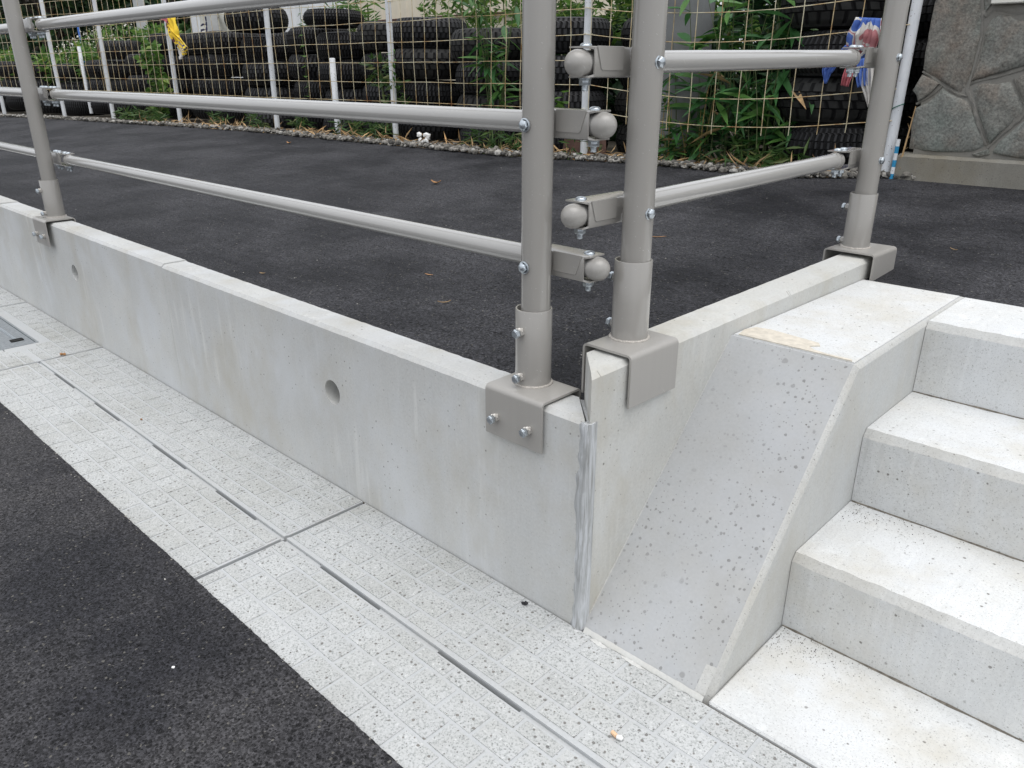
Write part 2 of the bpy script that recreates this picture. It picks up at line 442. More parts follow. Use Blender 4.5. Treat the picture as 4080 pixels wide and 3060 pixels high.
edge = [(-26, -.6), (-13.5, 1.15), (-10.4, 1.78), (-9, 2.0), (-7.5, 2.14), (-6.4, 2.27), (-5.39, 2.35), (-4.97, 2.34), (-3.6, 2.35), (-2.28, 2.37), (-1.6, 2.49), (-1.07, 2.50), (-.58, 2.53), (-.25, 2.72), (.27, 2.735), (3.5, 2.745)]
def edge_y(x):
    for (a, b), (c, d) in zip(edge, edge[1:]):
        if a <= x <= c: return b+(d-b)*(x-a)/(c-a)
    return 2.745
ep = []
x = -26
while x < 3.5:
    ep.append((x, edge_y(x) + .014*nz(x, 1, 0, 7) + .008*nz(x, 4, 0, 31) + .004*nz(x, 4, 0, 90))); x += .02 if x > -10 else .1
lot = struct(sheet([(-26, -.62), (-24, .022), (.10, .022), (.118, .04), (.150, 1.14), (.18, 1.152), (3.5, 1.152)] + list(reversed(ep)), lambda x, y: lotz(max(y, 0))), 'parking_lot', M['lot'])
# soil terrain behind the fence
gx = [-80, -40, -26, -18, -13, -10, -8, -6, -4, -2, -1, 0, 1, 3.5, 20, 60]
gy = [0, .35, 1.0, 3, 8, 30, 90]
mb = MB(); vs = []
for dy in gy:
    for x in gx:
        y = edge_y(max(min(x, 3.4), -26)) - .12 + dy
        vs.append((x, y, (lotz(y)-.004 if dy == 0 else lotz(edge_y(max(min(x, 3.4), -26)))-.030)))
n = len(gx)
mb.add(vs, [(j*n+i, j*n+i+1, (j+1)*n+i+1, (j+1)*n+i) for j in range(len(gy)-1) for i in range(n-1)])
struct(mb, 'planting_strip', M['soil'])

# gravel strip along the asphalt edge
ico = bmesh.new(); bmesh.ops.create_icosphere(ico, subdivisions=1, radius=1)
IV = [v.co.copy() for v in ico.verts]; IF = [tuple(v.index for v in f.verts) for f in ico.faces]; ico.free()
def pebbles(mb, n, spot, size):
    for _ in range(n):
        p = Vector(spot()); s = size(); q = Vector((s*rr(.7, 1.3), s*rr(.7, 1.3), s*rr(.5, .9))); a = rr(0, 6.28)
        rot = Matrix.Rotation(a, 3, 'Z') @ Matrix.Rotation(rr(-.5, .5), 3, 'X')
        mb.add([p + rot @ Vector((v.x*q.x*rr(.8, 1.15), v.y*q.y*rr(.8, 1.15), v.z*q.z)) for v in IV], IF)
def gspot():
    x = -.15 - 10.5*random.random()**1.5; t = random.random()**1.4
    y = edge_y(x) - .03 + t*.34
    return (x, y, lotz(edge_y(x)) + rr(-.006, .010) + .012*(t < .5))
mb = MB(); pebbles(mb, 5200, gspot, lambda: rr(.005, .016) if random.random() < .85 else rr(.016, .026))
struct(mb, 'gravel', M['gravel'], kind='stuff', fix=False)

# ------------------------------------------------------------------ gutter slabs with embossed bricks
ROWS = [(-.129, -.071, 0), (-.195, -.133, 1), (-.260, -.199, 0), (-.3035, -.264, 1),
        (-.363, -.3285, 1), (-.426, -.367, 0), (-.491, -.430, 1), (-.566, -.495, 0)]
BP = .0945
brick_mesh = {}
def bricks(root, x0, x1, phase, skip=None):
    for y0, y1, odd in ROWS:
        h = round(y1-y0, 4)
        if h not in brick_mesh:
            m = MB().box(-.5, .5, -h/2, h/2, -.010, 0)
            # bevelled top edge
            m = MB().add([(-.5, -h/2, -.008), (.5, -h/2, -.008), (.5, h/2, -.008), (-.5, h/2, -.008),
                          (-.478, -h/2+.0022, -.0004), (.478, -h/2+.0022, -.0004), (.478, h/2-.0022, -.0004), (-.478, h/2-.0022, -.0004)],
                         [(0, 1, 5, 4), (1, 2, 6, 5), (2, 3, 7, 6), (3, 0, 4, 7), (4, 5, 6, 7)])
            brick_mesh[h] = mesh_of(m, 'brick', M['brick'])
        start = phase + (BP/2 if odd else 0)
        k = math.floor((x0-start)/BP)
        while start+k*BP < x1:
            a, b = max(start+k*BP, x0+.004), min(start+(k+1)*BP, x1-.004); k += 1
            a += .0022; b -= .0022
            if b-a < .012: continue
            if skip and skip((a+b)/2, (y0+y1)/2): continue
            o = link('brick', brick_mesh[h], root, (((a+b)/2-root.location.x), (y0+y1)/2-root.location.y, GZ+rr(-.0006, .0004)-root.location.z))
            o.scale = (b-a, 1, 1); o.rotation_euler = (rr(-.006, .006), rr(-.006, .006), rr(-.004, .004))
SLOTS = [(-2.254, -2.036), (-1.835, -1.611), (-1.345, -1.111), (-.923, -.700), (-.396, -.163), (.032, .264), (.49, .72), (.95, 1.18), (1.5, 1.73), (1.95, 2.18), (2.4, 2.63)]
def slab(x0, x1, phase, slotted=True, skip=None, cut=None):
    zt = GZ-.0022
    mb = MB()
    g = .0028
    for ya, yb in ((-.62, -.3255), (-.3155, -.0705)) if slotted else ((-.62, -.379), (-.375, -.0705)):
        if cut and yb < cut[3]:   # opening for the access cover
            mb.box(x0+g, cut[0], ya, yb, zt-.10, zt); mb.box(cut[1], x1-g, ya, yb, zt-.10, zt)
        elif cut:
            mb.box(x0+g, cut[0], ya, cut[3], zt-.10, zt); mb.box(cut[1], x1-g, ya, cut[3], zt-.10, zt)
            mb.box(x0+g, x1-g, cut[3]+.0001, yb, zt-.10, zt-.0001)
        else:
            mb.box(x0+g, x1-g, ya, yb, zt-.10, zt)
    if slotted:
        cur = x0+g                                # bridges between the drain slots
        for a, b in [s for s in SLOTS if x0 < s[0] < x1] + [(x1-g, None)]:
            mb.box(cur, min(a, x1-g), -.3255, -.3155, zt-.06, zt-.006)
            if b is None: break
            cur = b
        mb.box(x0+g, x1-g, -.3150, -.3060, zt, GZ-.0002)     # smooth lip along the slot
        mb.box(x0+g, x1-g, -.33, -.31, zt-.16, zt-.101)
    r = struct(mb, 'gutter_slab', M['groove'], ((x0+x1)/2, -.3, GZ))
    bricks(r, x0, x1, phase, skip)
    return r
COV = (-3.27, -2.700, -.60, -.236)
slab(-6.0, -4.96, -.514); slab(-4.95, -3.443, -.514)
slab(-3.437, -2.433, -.5015, False, lambda x, y: COV[0]-.05 < x < COV[1]+.03 and y < COV[3]+.02, COV)
slab(-2.427, -.5605, -.6145)
slab(-.5545, 1.315, -.514); slab(1.321, 3.2, -.514)
mb = MB().box(-6, 3.2, -.0695, -.0670, GZ-.1, GZ-.0045)
struct(mb, 'gutter_edge_joint', M['soil'])

# steel access cover
t = thing('access_cover', 'grey checkered steel access cover set into the gutter paving', 'cover', (-2.985, -.40, GZ))
mb = MB().box(COV[0]+.012, COV[1]-.012, -.56, COV[3]-.012, GZ-.03, GZ-.0035)
x = COV[0]+.03
i = 0
while x < COV[1]-.03:
    y = -.55 + (i % 2)*.007
    while y < COV[3]-.03:
        s = .0045; dx, dy = (s, .0013) if (round(y/.014)+i) % 2 else (.0013, s)
        mb.add([(x-dx, y, GZ-.0034), (x, y-dy, GZ-.0034), (x+dx, y, GZ-.0034), (x, y+dy, GZ-.0034), (x, y, GZ-.0020)], [(0, 1, 4), (1, 2, 4), (2, 3, 4), (3, 0, 4)])
        y += .014
    x += .011; i += 1
part(mb, 'plate', M['steel_plate'], t)
mb = MB().box(COV[0]+.001, COV[1]-.001, COV[3]-.010, COV[3]-.001, GZ-.03, GZ-.001)
mb.box(COV[1]-.010, COV[1]-.001, -.56, COV[3]-.0101, GZ-.03, GZ-.0011).box(COV[0]+.001, COV[0]+.010, -.56, COV[3]-.0101, GZ-.03, GZ-.0011)
part(mb, 'frame', M['steel_plate'], t)
for cx in (-3.17, -2.80):
    part(MB().box(cx-.018, cx+.018, COV[3]-.085, COV[3]-.035, GZ-.0032, GZ-.0014), 'handle_slot', M['dark'], t, bevel=.004)
part(MB().box(-3.14, -2.83, COV[3]-.066, COV[3]-.054, GZ-.0032, GZ-.0012), 'rib', M['zinc'], t)

# ------------------------------------------------------------------ front retaining wall blocks
YF, YB = -.068, .026
def wall_block(x0, x1, mitre, label, hole, dz=0):
    prof = [(YF, -.54), (YF, -.35), (YF, -.2), (YF, -.0095), (YF+.0095, .0005), (YB-.008, .0005), (YB, -.0075), (YB, -.3), (YB, -.54)]
    n = len(prof); N = int((x1-x0)/.02)
    mb = MB(); vs = []
    for i in range(N+1):
        for j, (y, z) in enumerate(prof):
            xe = (.1965-(y-YF)*1.0) if mitre else x1
            x = x0+(xe-x0)*i/N
            jit = 0 if 0 < j < 3 or j > 6 else .0011
            vs.append((x, y+(jit*nz(x, j, 0, 40) if j in (3, 4, 5) else 0), z+dz+jit*nz(x, j+9, 0, 37)*1.2))
    fs = [(i*n+j, i*n+(j+1) % n, (i+1)*n+(j+1) % n, (i+1)*n+j) for i in range(N) for j in range(n)]
    fs += [tuple(range(n)), tuple(reversed(range(N*n, N*n+n)))]
    mb.add(vs, fs)
    root = thing('retaining_wall', label, 'wall', ((x0+x1)/2, -.02, GZ), 'front retaining wall blocks')
    body = part(mb, 'wall_body', M['wall'], root)
    if hole:
        cm = MB(); hx, hz = hole
        cm.lathe([(1e-5, 0), (.034, 0), (.0343, .05), (.036, .16), (1e-5, .16)], (hx, YB-.012, hz), (0, -1, -.0), 40)
        ct = bpy.data.objects.new('cut', mesh_of(cm, 'cut', M['wall'], wloc(root))); C.objects.link(ct); ct.location = wloc(root)
        md = body.modifiers.new('hole', 'BOOLEAN'); md.object = ct; md.operation = 'DIFFERENCE'; md.solver = 'EXACT'
        bpy.context.view_layer.update()
        dg = bpy.context.evaluated_depsgraph_get()
        nm = bpy.data.meshes.new_from_object(body.evaluated_get(dg)); nm.name = 'wall_body'
        body.modifiers.clear(); body.data = nm; bpy.data.objects.remove(ct)
    return root
wr = wall_block(-1.666, .1965, True, 'concrete wall block ending at the mortared corner beside the steps', (-.669, -.187))
wall_block(-3.53, -1.6672, False, 'concrete wall block with weep hole under the bracketed railing post away from the steps', (-2.59, -.184), .004)
wall_block(-5.40, -3.5312, False, 'concrete wall block without a visible hole beyond the access cover', None, .008)
# vertical joint filler between blocks
for jx in (-1.6666, -3.5306):
    part(MB().box(jx-.0004, jx+.0004, YF+.001, YB-.003, -.54, -.004), 'joint', M['groove'], wr)

# ------------------------------------------------------------------ side retaining wall
PH, SL = -.026867, .01689
P2 = Vector((.1435, .1358, .1002)); LEN = 1.098
sdir = Vector((-math.sin(PH), math.cos(PH), 0)); sout = Vector((math.cos(PH), math.sin(PH), 0))
def SP(t, o, z): return P2 + sdir*t + sout*o + Vector((0, 0, z + SL*t))
prof = [(.068, -.62), (.068, -.2), (.068, -.0095), (.0585, .0005), (-.0176, .0005), (-.0256, -.0075), (-.0256, -.2), (-.0256, -.62)]
n = len(prof); N = 80; vs = []; 
for i in range(N+1):
    for j, (o, z) in enumerate(prof):
        t0 = -.200 + (.068-o)*1.0; t1 = 1.15
        t_ = t0+(t1-t0)*i/N; jit = .0011 if 1 < j < 6 else 0
        vs.append(SP(t_, o+jit*nz(t_, j, 3, 40), z+jit*1.2*nz(t_, j+7, 3, 37)))
mb = MB().add(vs, [(i*n+j, i*n+(j+1) % n, (i+1)*n+(j+1) % n, (i+1)*n+j) for i in range(N) for j in range(n)] + [tuple(range(n)), tuple(reversed(range(N*n, N*n+n)))])
single(mb, 'side_wall', M['side_wall'], 'low concrete side wall between the steps and the parking lot', 'wall', (.18, .5, -.48))
# mortar in the mitred corner
mb = MB(); vs = []; K = 70; sec = [(.1755, -.0675, 0), (.184, -.0705, .35), (.1935, -.0735, .8), (.2015, -.0735, 1), (.2092, -.0665, .8), (.2100, -.056, .35), (.2090, -.046, 0), (.196, -.055, 0)]
for i in range(K+1):
    z = -.484 + (.484-.002)*i/K; wv = .78+.5*nz(1, 2, z, 9)+.18*nz(4, 2, z, 45)
    for j, (x, y, b) in enumerate(sec):
        cx, cy = .1995, -.0645
        w = max(.3, wv + .35*nz(j*3.1, z*22, 5))*(1 if j < 7 else .6)
        if i == K: w *= .6
        if j >= 4: w = 1+.04*nz(j, z*30, 2)
        px, py = cx+(x-cx)*w, cy+(y-cy)*(.35+.65*w) - (.0015*b)
        vs.append((px, py if b else y, z))
n = len(sec)
mb.add(vs, [(i*n+j, i*n+(j+1) % n, (i+1)*n+(j+1) % n, (i+1)*n+j) for i in range(K) for j in range(n)] + [tuple(range(n)), tuple(reversed(range(K*n, K*n+n)))])
part(mb, 'mortar_joint', M['mortar'], wr, smooth=60)
mb = MB().add([(.197, -.062, -.5), (.102, .033, -.5), (.125, .045, -.5), (.207, -.045, -.5), (.197, -.062, -.004), (.102, .033, -.012), (.125, .045, -.012), (.207, -.045, -.006)],
              [(0, 1, 2, 3), (4, 5, 6, 7), (0, 1, 5, 4), (1, 2, 6, 5), (2, 3, 7, 6), (3, 0, 4, 7)])
part(mb, 'mortar_fill', M['groove'], wr)

# ------------------------------------------------------------------ steps
st = thing('concrete_steps', 'pale concrete steps with a sloped cheek block climbing to the parking lot', 'steps', (.9, .5, GZ))
XL, XR = .211, .508
def xl(y): return .2090+.0269*y
mb = MB(); n = 24; vs = []
ys = [(-.066, -.52), (-.066, GZ+.004), (.429, .058), (.436, .061), (1.147, .061), (1.147, -.52)]
# sloped cheek: rows across x with rounded outer arris
xs_f = [0, .10, .25, .5, .75, .9, .965, .985, 1.0]
dr_f = [0, 0, 0, 0, 0, 0, 0, .35, 1.0]
pol = [(-.066, -.52), (-.066, GZ+.003)] + [(-.066+(.495)*k/12, GZ+.003+(.5375-.0)*k/12) for k in range(1, 13)] + [(.437, .0605), (.6, .0605), (.85, .0605), (1.147, .0605), (1.147, -.52)]
m = len(pol)
for f, dr in zip(xs_f, dr_f):
    for j, (y, z) in enumerate(pol):
        x = xl(y)+(XR-xl(y))*f
        yy, zz = y, z
        if 1 <= j <= 13:
            yy += .009*dr; zz -= .009*dr
            if j <= 2: yy += .018*max(0, f-.93)/.07*(1 if j < 2 else .4)
        elif 14 <= j <= 16: zz -= .011*dr
        wob = .0016*nz(f*4, j*.7, 2)
        vs.append((x + (0 if f in (0, 1) else .001*nz(j, f*9)), yy+wob*(0 < f < 1), zz+wob*(0 < f < 1)))
nf = len(xs_f)
fs = [(i*m+j, i*m+(j+1) % m, (i+1)*m+(j+1) % m, (i+1)*m+j) for i in range(nf-1) for j in range(m)] + [tuple(range(m)), tuple(reversed(range((nf-1)*m, nf*m)))]
mb.add(vs, fs)
ck = part(mb, 'cheek_block', M['slope'], st, smooth=28)
ck.data.materials.append(M['cheek_side']); ck.data.materials.append(M['nosing'])
for p_ in ck.data.polygons:
    if abs(p_.normal.x) > .92: p_.material_index = 1; p_.use_smooth = False
    elif abs(p_.normal.x) > .12: p_.material_index = 2
part(MB().tube([(xl(-.066), -.0655, GZ), (xl(.18)+.0005, .18, -.2145), (xl(.43), .431, .058)], .0034, 8), 'fillet', M['nosing'], st, smooth=60)
ck['label'] = 'sloped cheek block spotted with droplet marks'
# flat top skin of the cheek in step concrete
mb = MB(); a = []
top = [(xl(.44)+.002, .4375), (XR-.012, .4375), (XR-.012, 1.1455), (xl(1.14)+.002, 1.1455)]
mb.prism(top, lambda u, v, h: (u, v, h), .0600, .0622)
part(mb, 'cheek_top', M['step'], st)
XE = 3.0
def step(y0, y1, z0, z1, name, ch=.017):
    N = 300; pr = [(y0, z0), (y0, z1-ch), (y0+ch*.9, z1), (y1, z1), (y1, z0)]; vs = []
    for i in range(N+1):
        x = XR+.0012+(XE-XR)*i/N
        for j, (y, z) in enumerate(pr):
            jt = .0024 if j in (1, 2) else 0
            vs.append((x, y+jt*(nz(x, j, z1, 30)+.6*nz(x, j, z1, 90)), z+jt*.8*(nz(x, j+5, z1, 26)+.6*nz(x, j+5, z1, 80))))
    k = len(pr)
    body = [(i*k+j, i*k+(j+1) % k, (i+1)*k+(j+1) % k, (i+1)*k+j) for i in range(N) for j in range(k)] + [tuple(range(k)), tuple(reversed(range(N*k, N*k+k)))]
    o = part(MB().add(vs, body), name, M['step'], st)
    o.data.materials.append(M['nosing'])
    for p in o.data.polygons:
        if abs(p.normal.z) < .9 and p.normal.z > .3: p.material_index = 1
    return o
step(.236, .75, GZ-.05, -.300, 'step'); step(.535, 1.00, -.298, -.120, 'step'); step(.845, 1.147, -.118, .0605, 'step')
part(MB().box(XR+.0012, XE, -.0655, .30, GZ-.05, GZ+.0035), 'base_slab', M['step'], st, bevel=.004)
for yy, zz in ((.2345, GZ+.0035), (.5335, -.300), (.8435, -.120)):
    mb = MB(); vs = []; K = 160
    for i in range(K+1):
        x = XR+.003+(XE-XR)*i/K; w = .0012+.0030*max(0, .35+nz(x, yy, 0, 22)+.5*nz(x, yy, 4, 80))
        vs += [(x, yy-w, zz+.0002), (x, yy+.0012, zz+.0004+.7*w), (x, yy+.004, zz+.0004)]
    mb.add(vs, [(i*3+j, i*3+j+1, i*3+j+4, i*3+j+3) for i in range(K) for j in range(2)])
    part(mb, 'dirt_seam', M['seam'], st, fix=False)
# rough mortar along the foot of the cheek and patch on its top
mb = MB(); vs = []
K = 60
for i in range(K+1):
    x = .215+(.50-.215)*i/K; w = .0035+.004*abs(nz(x, 2, 0, 30))
    vs += [(x, -.0675-w, GZ-.001), (x, -.0662, GZ+.004+.5*w), (x, -.064, GZ+.004+.8*w)]
mb.add(vs, [(i*3+j, i*3+j+1, i*3+j+4, i*3+j+3) for i in range(K) for j in range(2)])
part(mb, 'mortar_foot', M['side_wall'], st, smooth=60)
for cx, cy, ax, ay in ((.262, -.078, .022, .005), (.345, -.076, .030, .004)):
    ring = [(cx+ax*math.cos(a)*(1+.45*nz(math.cos(a)*3, math.sin(a)*3, cx, 2)), cy+ay*math.sin(a)*(1+.6*nz(math.cos(a)*3, math.sin(a)*3, cx+5, 2))) for a in [i*.11 for i in range(57)]]
    part(MB().prism(ring, lambda u, v, h: (u, min(v, -.0690), h), GZ-.001, GZ+.0004), 'cement_smear', M['smear'], st)
pp = [(xl(.44)+.012, .4385), (.30, .4385), (.40, .4385), (.492, .4385), (.486, .447), (.435, .4465), (.405, .452), (.385, .468), (.402, .487), (.392, .503), (.33, .512), (.27, .520), (.236, .512), (.226, .48)]
mb = MB().prism(pp, lambda u, v, h: (u+.002*nz(u, v, 0, 70), v, h), .0615, .0645)
pt = part(mb, 'cement_patch', simple('beige_cement', (.60, .555, .475), .9, 0, .14, 60, .5), st)
pt['label'] = 'beige cement patch on the cheek top'
# loose grit in the tread corners
def grit(cx, cy, z, n, sx, sy):
    m_ = MB(); pebbles(m_, n, lambda: (cx+abs(random.gauss(0, sx)), cy-abs(random.gauss(0, sy)), z+.001), lambda: rr(.0005, .0013)); return m_
mb = grit(.515, .232, GZ+.0035, 240, .09, .05); mb2 = grit(.515, .531, -.2995, 170, .11, .06); mb.v, mb.f  
o = len(mb.v); mb.v += mb2.v; mb.f += [tuple(i+o for i in f) for f in mb2.f]
m3 = MB()
pebbles(m3, 420, lambda: (lambda x, y: (x, y, lotz(y)+.0006))(-3.4+3.5*random.random(), .03+2.2*random.random()**2.2), lambda: rr(.0008, .0026))
pebbles(m3, 160, lambda: (rr(-2.6, .6), -.556-abs(random.gauss(0, .02)), -.4738), lambda: rr(.0008, .0030))
pebbles(m3, 120, lambda: (rr(-2.6, 1.2), -.5545+abs(random.gauss(0, .03)), GZ+.0006), lambda: rr(.0006, .0018))
o = len(mb.v); mb.v += m3.v; mb.f += [tuple(i+o for i in f) for f in m3.f]
struct(mb, 'grit', M['gravel'], kind='stuff', fix=False)

# ------------------------------------------------------------------ railings
def bolt_mesh(kind):
    mb = MB()
    if kind == 'dome':            # flanged dome bolt, +Z outwards
        mb.lathe([(1e-5, 0), (.0125, 0), (.0125, .0022), (.0105, .003)], (0, 0, 0), seg=28)
        mb.lathe([(.0100, .0025), (.0100, .0068), (.0085, .0086), (.0045, .0103), (1e-5, .0108)], (0, 0, 0), seg=6)
    elif kind == 'round':         # carriage bolt head
        mb.lathe([(.0112, 0), (.0112, .0012), (.0098, .0038), (.0065, .0056), (1e-5, .0062)], (0, 0, 0), seg=24)
    elif kind == 'nut':           # hanging nut with thread end, -Z outwards
        mb.lathe([(1e-5, 0), (.0118, 0), (.0118, -.0022), (.0095, -.0022)], (0, 0, 0), seg=24)
        mb.lathe([(.0102, -.002), (.0108, -.003), (.0108, -.0115), (.0100, -.0125), (1e-5, -.0125)], (0, 0, 0), seg=6)
        mb.lathe([(.0060, -.0125), (.0056, -.0145), (.0060, -.0165), (.0056, -.0185), (.0060, -.0205), (.0050, -.0225), (1e-5, -.0225)], (0, 0, 0), seg=16)
    elif kind == 'hex':           # hex set bolt head, +Z outwards
        mb.lathe([(.0045, -.016), (.0045, 0)], (0, 0, 0), seg=12)
        mb.lathe([(1e-5, 0), (.0085, .0), (.0098, .0012), (.0098, .0068), (.0086, .0082), (1e-5, .0082)], (0, 0, 0), seg=6)
        mb.lathe([(.0066, .0083), (.0060, .0090), (1e-5, .0088)], (0, 0, 0), seg=16)
    me = mesh_of(mb, 'bolt_'+kind, M['zinc'], smooth=35)
    return me
BM = {k: bolt_mesh(k) for k in ('dome', 'round', 'nut', 'hex')}
mb = MB().lathe([(1e-5, 0), (.0092, 0), (.0092, .0085), (.0080, .0095), (.0046, .0095)], (0, 0, 0), seg=6)
COLLAR = mesh_of(mb, 'welded_nut', M['rail_plate'], smooth=35)
mb = MB()
for k in range(5):
    a = rr(.5, 2.6); p = Vector((math.cos(a)*.008, math.sin(a)*.008, rr(.0, .008)))
    mb.add([p + v*rr(.0022, .0042) for v in IV], IF)
PCHIP = mesh_of(mb, 'paint_chip', M['paint_chip'], smooth=60)
def put(me, name, parent, wp, d=(0, 0, 1)):
    return link(name, me, parent, Vector(wp)-wloc(parent), qalign(d))
Z = Vector((0, 0, 1))
def post_set(root, base, al, ou, plate=(-.064, .095), inner=.044, outer=.079, set_bolts='out', gap=.010, leg_bolts=True, top=1.10):
    """base: point on the wall top; al: along the wall; ou: outwards from the lot"""
    def P(a, o, z): return base + al*a + ou*o + Z*z
    # saddle plate: inverted U with rounded folds
    th, rd = .0048, .011
    out, inn = [], []
    def arc(cx, cy, r, a0, a1, k=5): return [(cx+r*math.cos(R(a0+(a1-a0)*i/k)), cy+r*math.sin(R(a0+(a1-a0)*i/k))) for i in range(k+1)]
    zb, zt = -.100, gap
    outl = [(outer, zb)] + arc(outer-rd, zt-rd, rd, 0, 90) + arc(-inner+rd, zt-rd, rd, 90, 180) + [(-inner, zb)]
    innl = [(-inner+th, zb)] + arc(-inner+rd, zt-rd, rd-th, 180, 90) + arc(outer-rd, zt-rd, rd-th, 90, 0) + [(outer-th, zb)]
    mb = MB(); n = len(outl)
    vs = [P(plate[0], u, v) for u, v in outl+innl] + [P(plate[1], u, v) for u, v in outl+innl]
    N = 2*n
    fs = []
    for i in range(n-1):
        a, b = i, i+1; c, d = N-1-i, N-2-i
        fs += [(a, b, d, c), (N+a, N+b, N+d, N+c)]
    fs += [(i, (i+1) % N, N+(i+1) % N, N+i) for i in range(N)]
    mb.add(vs, fs)
    pl = part(mb, 'base_plate', M['rail_plate'], root, smooth=30)
    # sleeve and weld bead
    sr, pr = .03815, .03025
    mb = MB().lathe([(sr, gap), (sr, .1705), (sr-.0008, .172), (sr-.0035, .172), (sr-.0042, .170), (sr-.0042, .09)], P(0, 0, 0), seg=56)
    sv = part(mb, 'sleeve', M['rail'], root, smooth=40)
    mb = MB(); vs = []; K, L_ = 72, 6
    for i in range(K):
        a = 2*math.pi*i/K
        rb = .0042 + .0012*nz(math.cos(a)*3, math.sin(a)*3, base.x, 2.2)
        for j in range(L_):
            t_ = 2*math.pi*j/L_; rad = sr+.0005+rb*math.cos(t_)
            vs.append(P(0, 0, gap+.0005+rb*.8*math.sin(t_)) + al*(rad*math.cos(a)) + ou*(rad*math.sin(a)))
    mb.add(vs, [(i*L_+j, i*L_+(j+1) % L_, ((i+1) % K)*L_+(j+1) % L_, ((i+1) % K)*L_+j) for i in range(K) for j in range(L_)])
    part(mb, 'weld_bead', M['weld'], sv, smooth=80)
    # pole, pushed off centre by the set bolts
    off = al*.0030 - ou*.0022 if set_bolts == 'out' else al*.0018 + ou*.0030
    mb = MB().lathe([(1e-5, .03), (pr, .03), (pr, top-.004), (pr-.004, top), (1e-5, top+.006)], P(0, 0, 0)+off, seg=56)
    po = part(mb, 'post', M['rail'], root, smooth=40)
    bd = ou if set_bolts == 'out' else -ou
    for z in (.128, .030):
        c = P(0, 0, z)+bd*sr
        put(COLLAR, 'welded_nut', sv, c-bd*.001, bd); put(BM['hex'], 'bolt', sv, c+bd*.011, bd)
        if set_bolts == 'out': put(PCHIP, 'paint_blob', sv, c, bd)
    if leg_bolts:
        side = 1 if set_bolts == 'out' else -1
        oo = outer if side > 0 else -inner
        for a in (plate[0]+.032, plate[1]-.034):
            c = P(a, oo, -.058); d = ou*side
            put(COLLAR, 'welded_nut', pl, c-d*.0005, d); put(BM['hex'], 'bolt', pl, c+d*.0125, d)
            if side > 0: put(PCHIP, 'paint_blob', pl, c, d)
    return po
def rail(root, A, B, name='rail', r=.02135):
    A, B = Vector(A), Vector(B); L_ = (B-A).length
    rc = .0236                                  # pressed end caps, a little wider than the pipe
    d = (B-A).normalized()
    cap = [(1e-5, 0)] + [(rc*math.sin(R(a)), rc-rc*math.cos(R(a))) for a in (14, 28, 42, 56, 70, 82, 90)] + [(rc, rc+.012), (r, rc+.0125)]
    rl = part(MB().lathe([(r, rc+.004), (r, L_-rc-.004)], A, d, 40), name, M['tube'], root, smooth=50)
    part(MB().lathe(cap, A, d, 36), 'end_cap', M['rail_plate'], rl, smooth=50); part(MB().lathe(cap, B, -d, 36), 'end_cap', M['rail_plate'], rl, smooth=50)
    return rl
def bracket(root, base, al, ou, z, a0, a1, bolts, tab=None, yo=.062, flange=(0, 0)):
    """U channel behind the post holding a rail; a0..a1 along the wall"""
    def P(a, o, zz): return base + al*a + ou*o + Z*(z+zz)
    f = -yo+.0265; hh = .0262; th = .0030; bk = -yo-.024
    mb = MB()
    sec = [(bk, hh), (f-.006, hh), (f-.0018, hh-.0018), (f, hh-.006), (f, -hh+.006), (f-.0018, -hh+.0018), (f-.006, -hh), (bk, -hh)]
    ins = [(bk, -hh+th), (f-.006, -hh+th), (f-th, -hh+.006), (f-th, hh-.006), (f-.006, hh-th), (bk, hh-th)]
    lo, hi = a0, a1
    def ring(a, fl): return [P(a + (fl if abs(v) > hh-.0045 and u < f-.004 else 0), u, v) for u, v in sec+ins]
    vs = ring(lo, -flange[0]) + ring(hi, flange[1]); N = len(sec)+len(ins)
    fs = [(i, (i+1) % N, N+(i+1) % N, N+i) for i in range(N)]
    pair = [(0, 13), (1, 12), (2, 12), (3, 11), (4, 10), (5, 9), (6, 9), (7, 8)]
    for (a, b), (c, d) in zip(pair, pair[1:]):
        for o in (0, N): fs.append((o+a, o+c, o+d, o+b) if d != b else (o+a, o+c, o+b))
    mb.add(vs, fs)
    br = part(mb, 'bracket', M['rail'], root, smooth=30)
    if tab:
        t0, t1, s0, s1 = tab        # top from t0..t1, bottom from s0..s1
        poly = [(t0, hh+.0005), (t1, hh+.0005), (s1+(t1-s1)*.1, -.010), (s1-.002*(1 if s1 > s0 else -1), -.0135), (s0+.002*(1 if s1 > s0 else -1), -.0135), (s0+(t0-s0)*.1, -.010)]
        part(MB().prism(poly, lambda u, v, h: P(u, f+h, v), -.0004, .0022), 'bracket_tab', M['rail'], br, bevel=.0006)
    for a in bolts:
        put(BM['round'], 'bolt', br, P(a, -yo-.002, hh)); put(BM['nut'], 'nut', br, P(a, -yo-.002, -hh))
    put(BM['dome'], 'bolt', root, P(0, 0, 0)+ou*.0300, ou)
    return br
X, Y = Vector((1, 0, 0)), Vector((0, 1, 0))
fr = thing('front_railing', 'beige three-rail pipe railing bolted along the front retaining wall', 'railing', (-1.4, 0, 0))
B1 = Vector((0, 0, 0)); B0 = Vector((-2.868, -.013, .004))
post_set(fr, B1, X, -Y)
post_set(fr, B0, X, -Y, plate=(-.062, .098), inner=.046, outer=.080, gap=.013)
ZR = (.260, .527, .794)
for z in ZR:
    rail(fr, (-2.868+.062, .062, z), (.136, .062, z))
    rail(fr, (-5.40, .060, z+.002), (-2.868-.062, .062, z))
    bracket(fr, B1, X, -Y, z, -.055, .096, [.088], (.020, .092, .020, .078), flange=(0, .012))
    bracket(fr, Vector((-2.868, 0, 0)), X, -Y, z, -.052, .052, [-.074, -.036, .036, .074], (.014, .047, .014, .047), flange=(.040, .040))
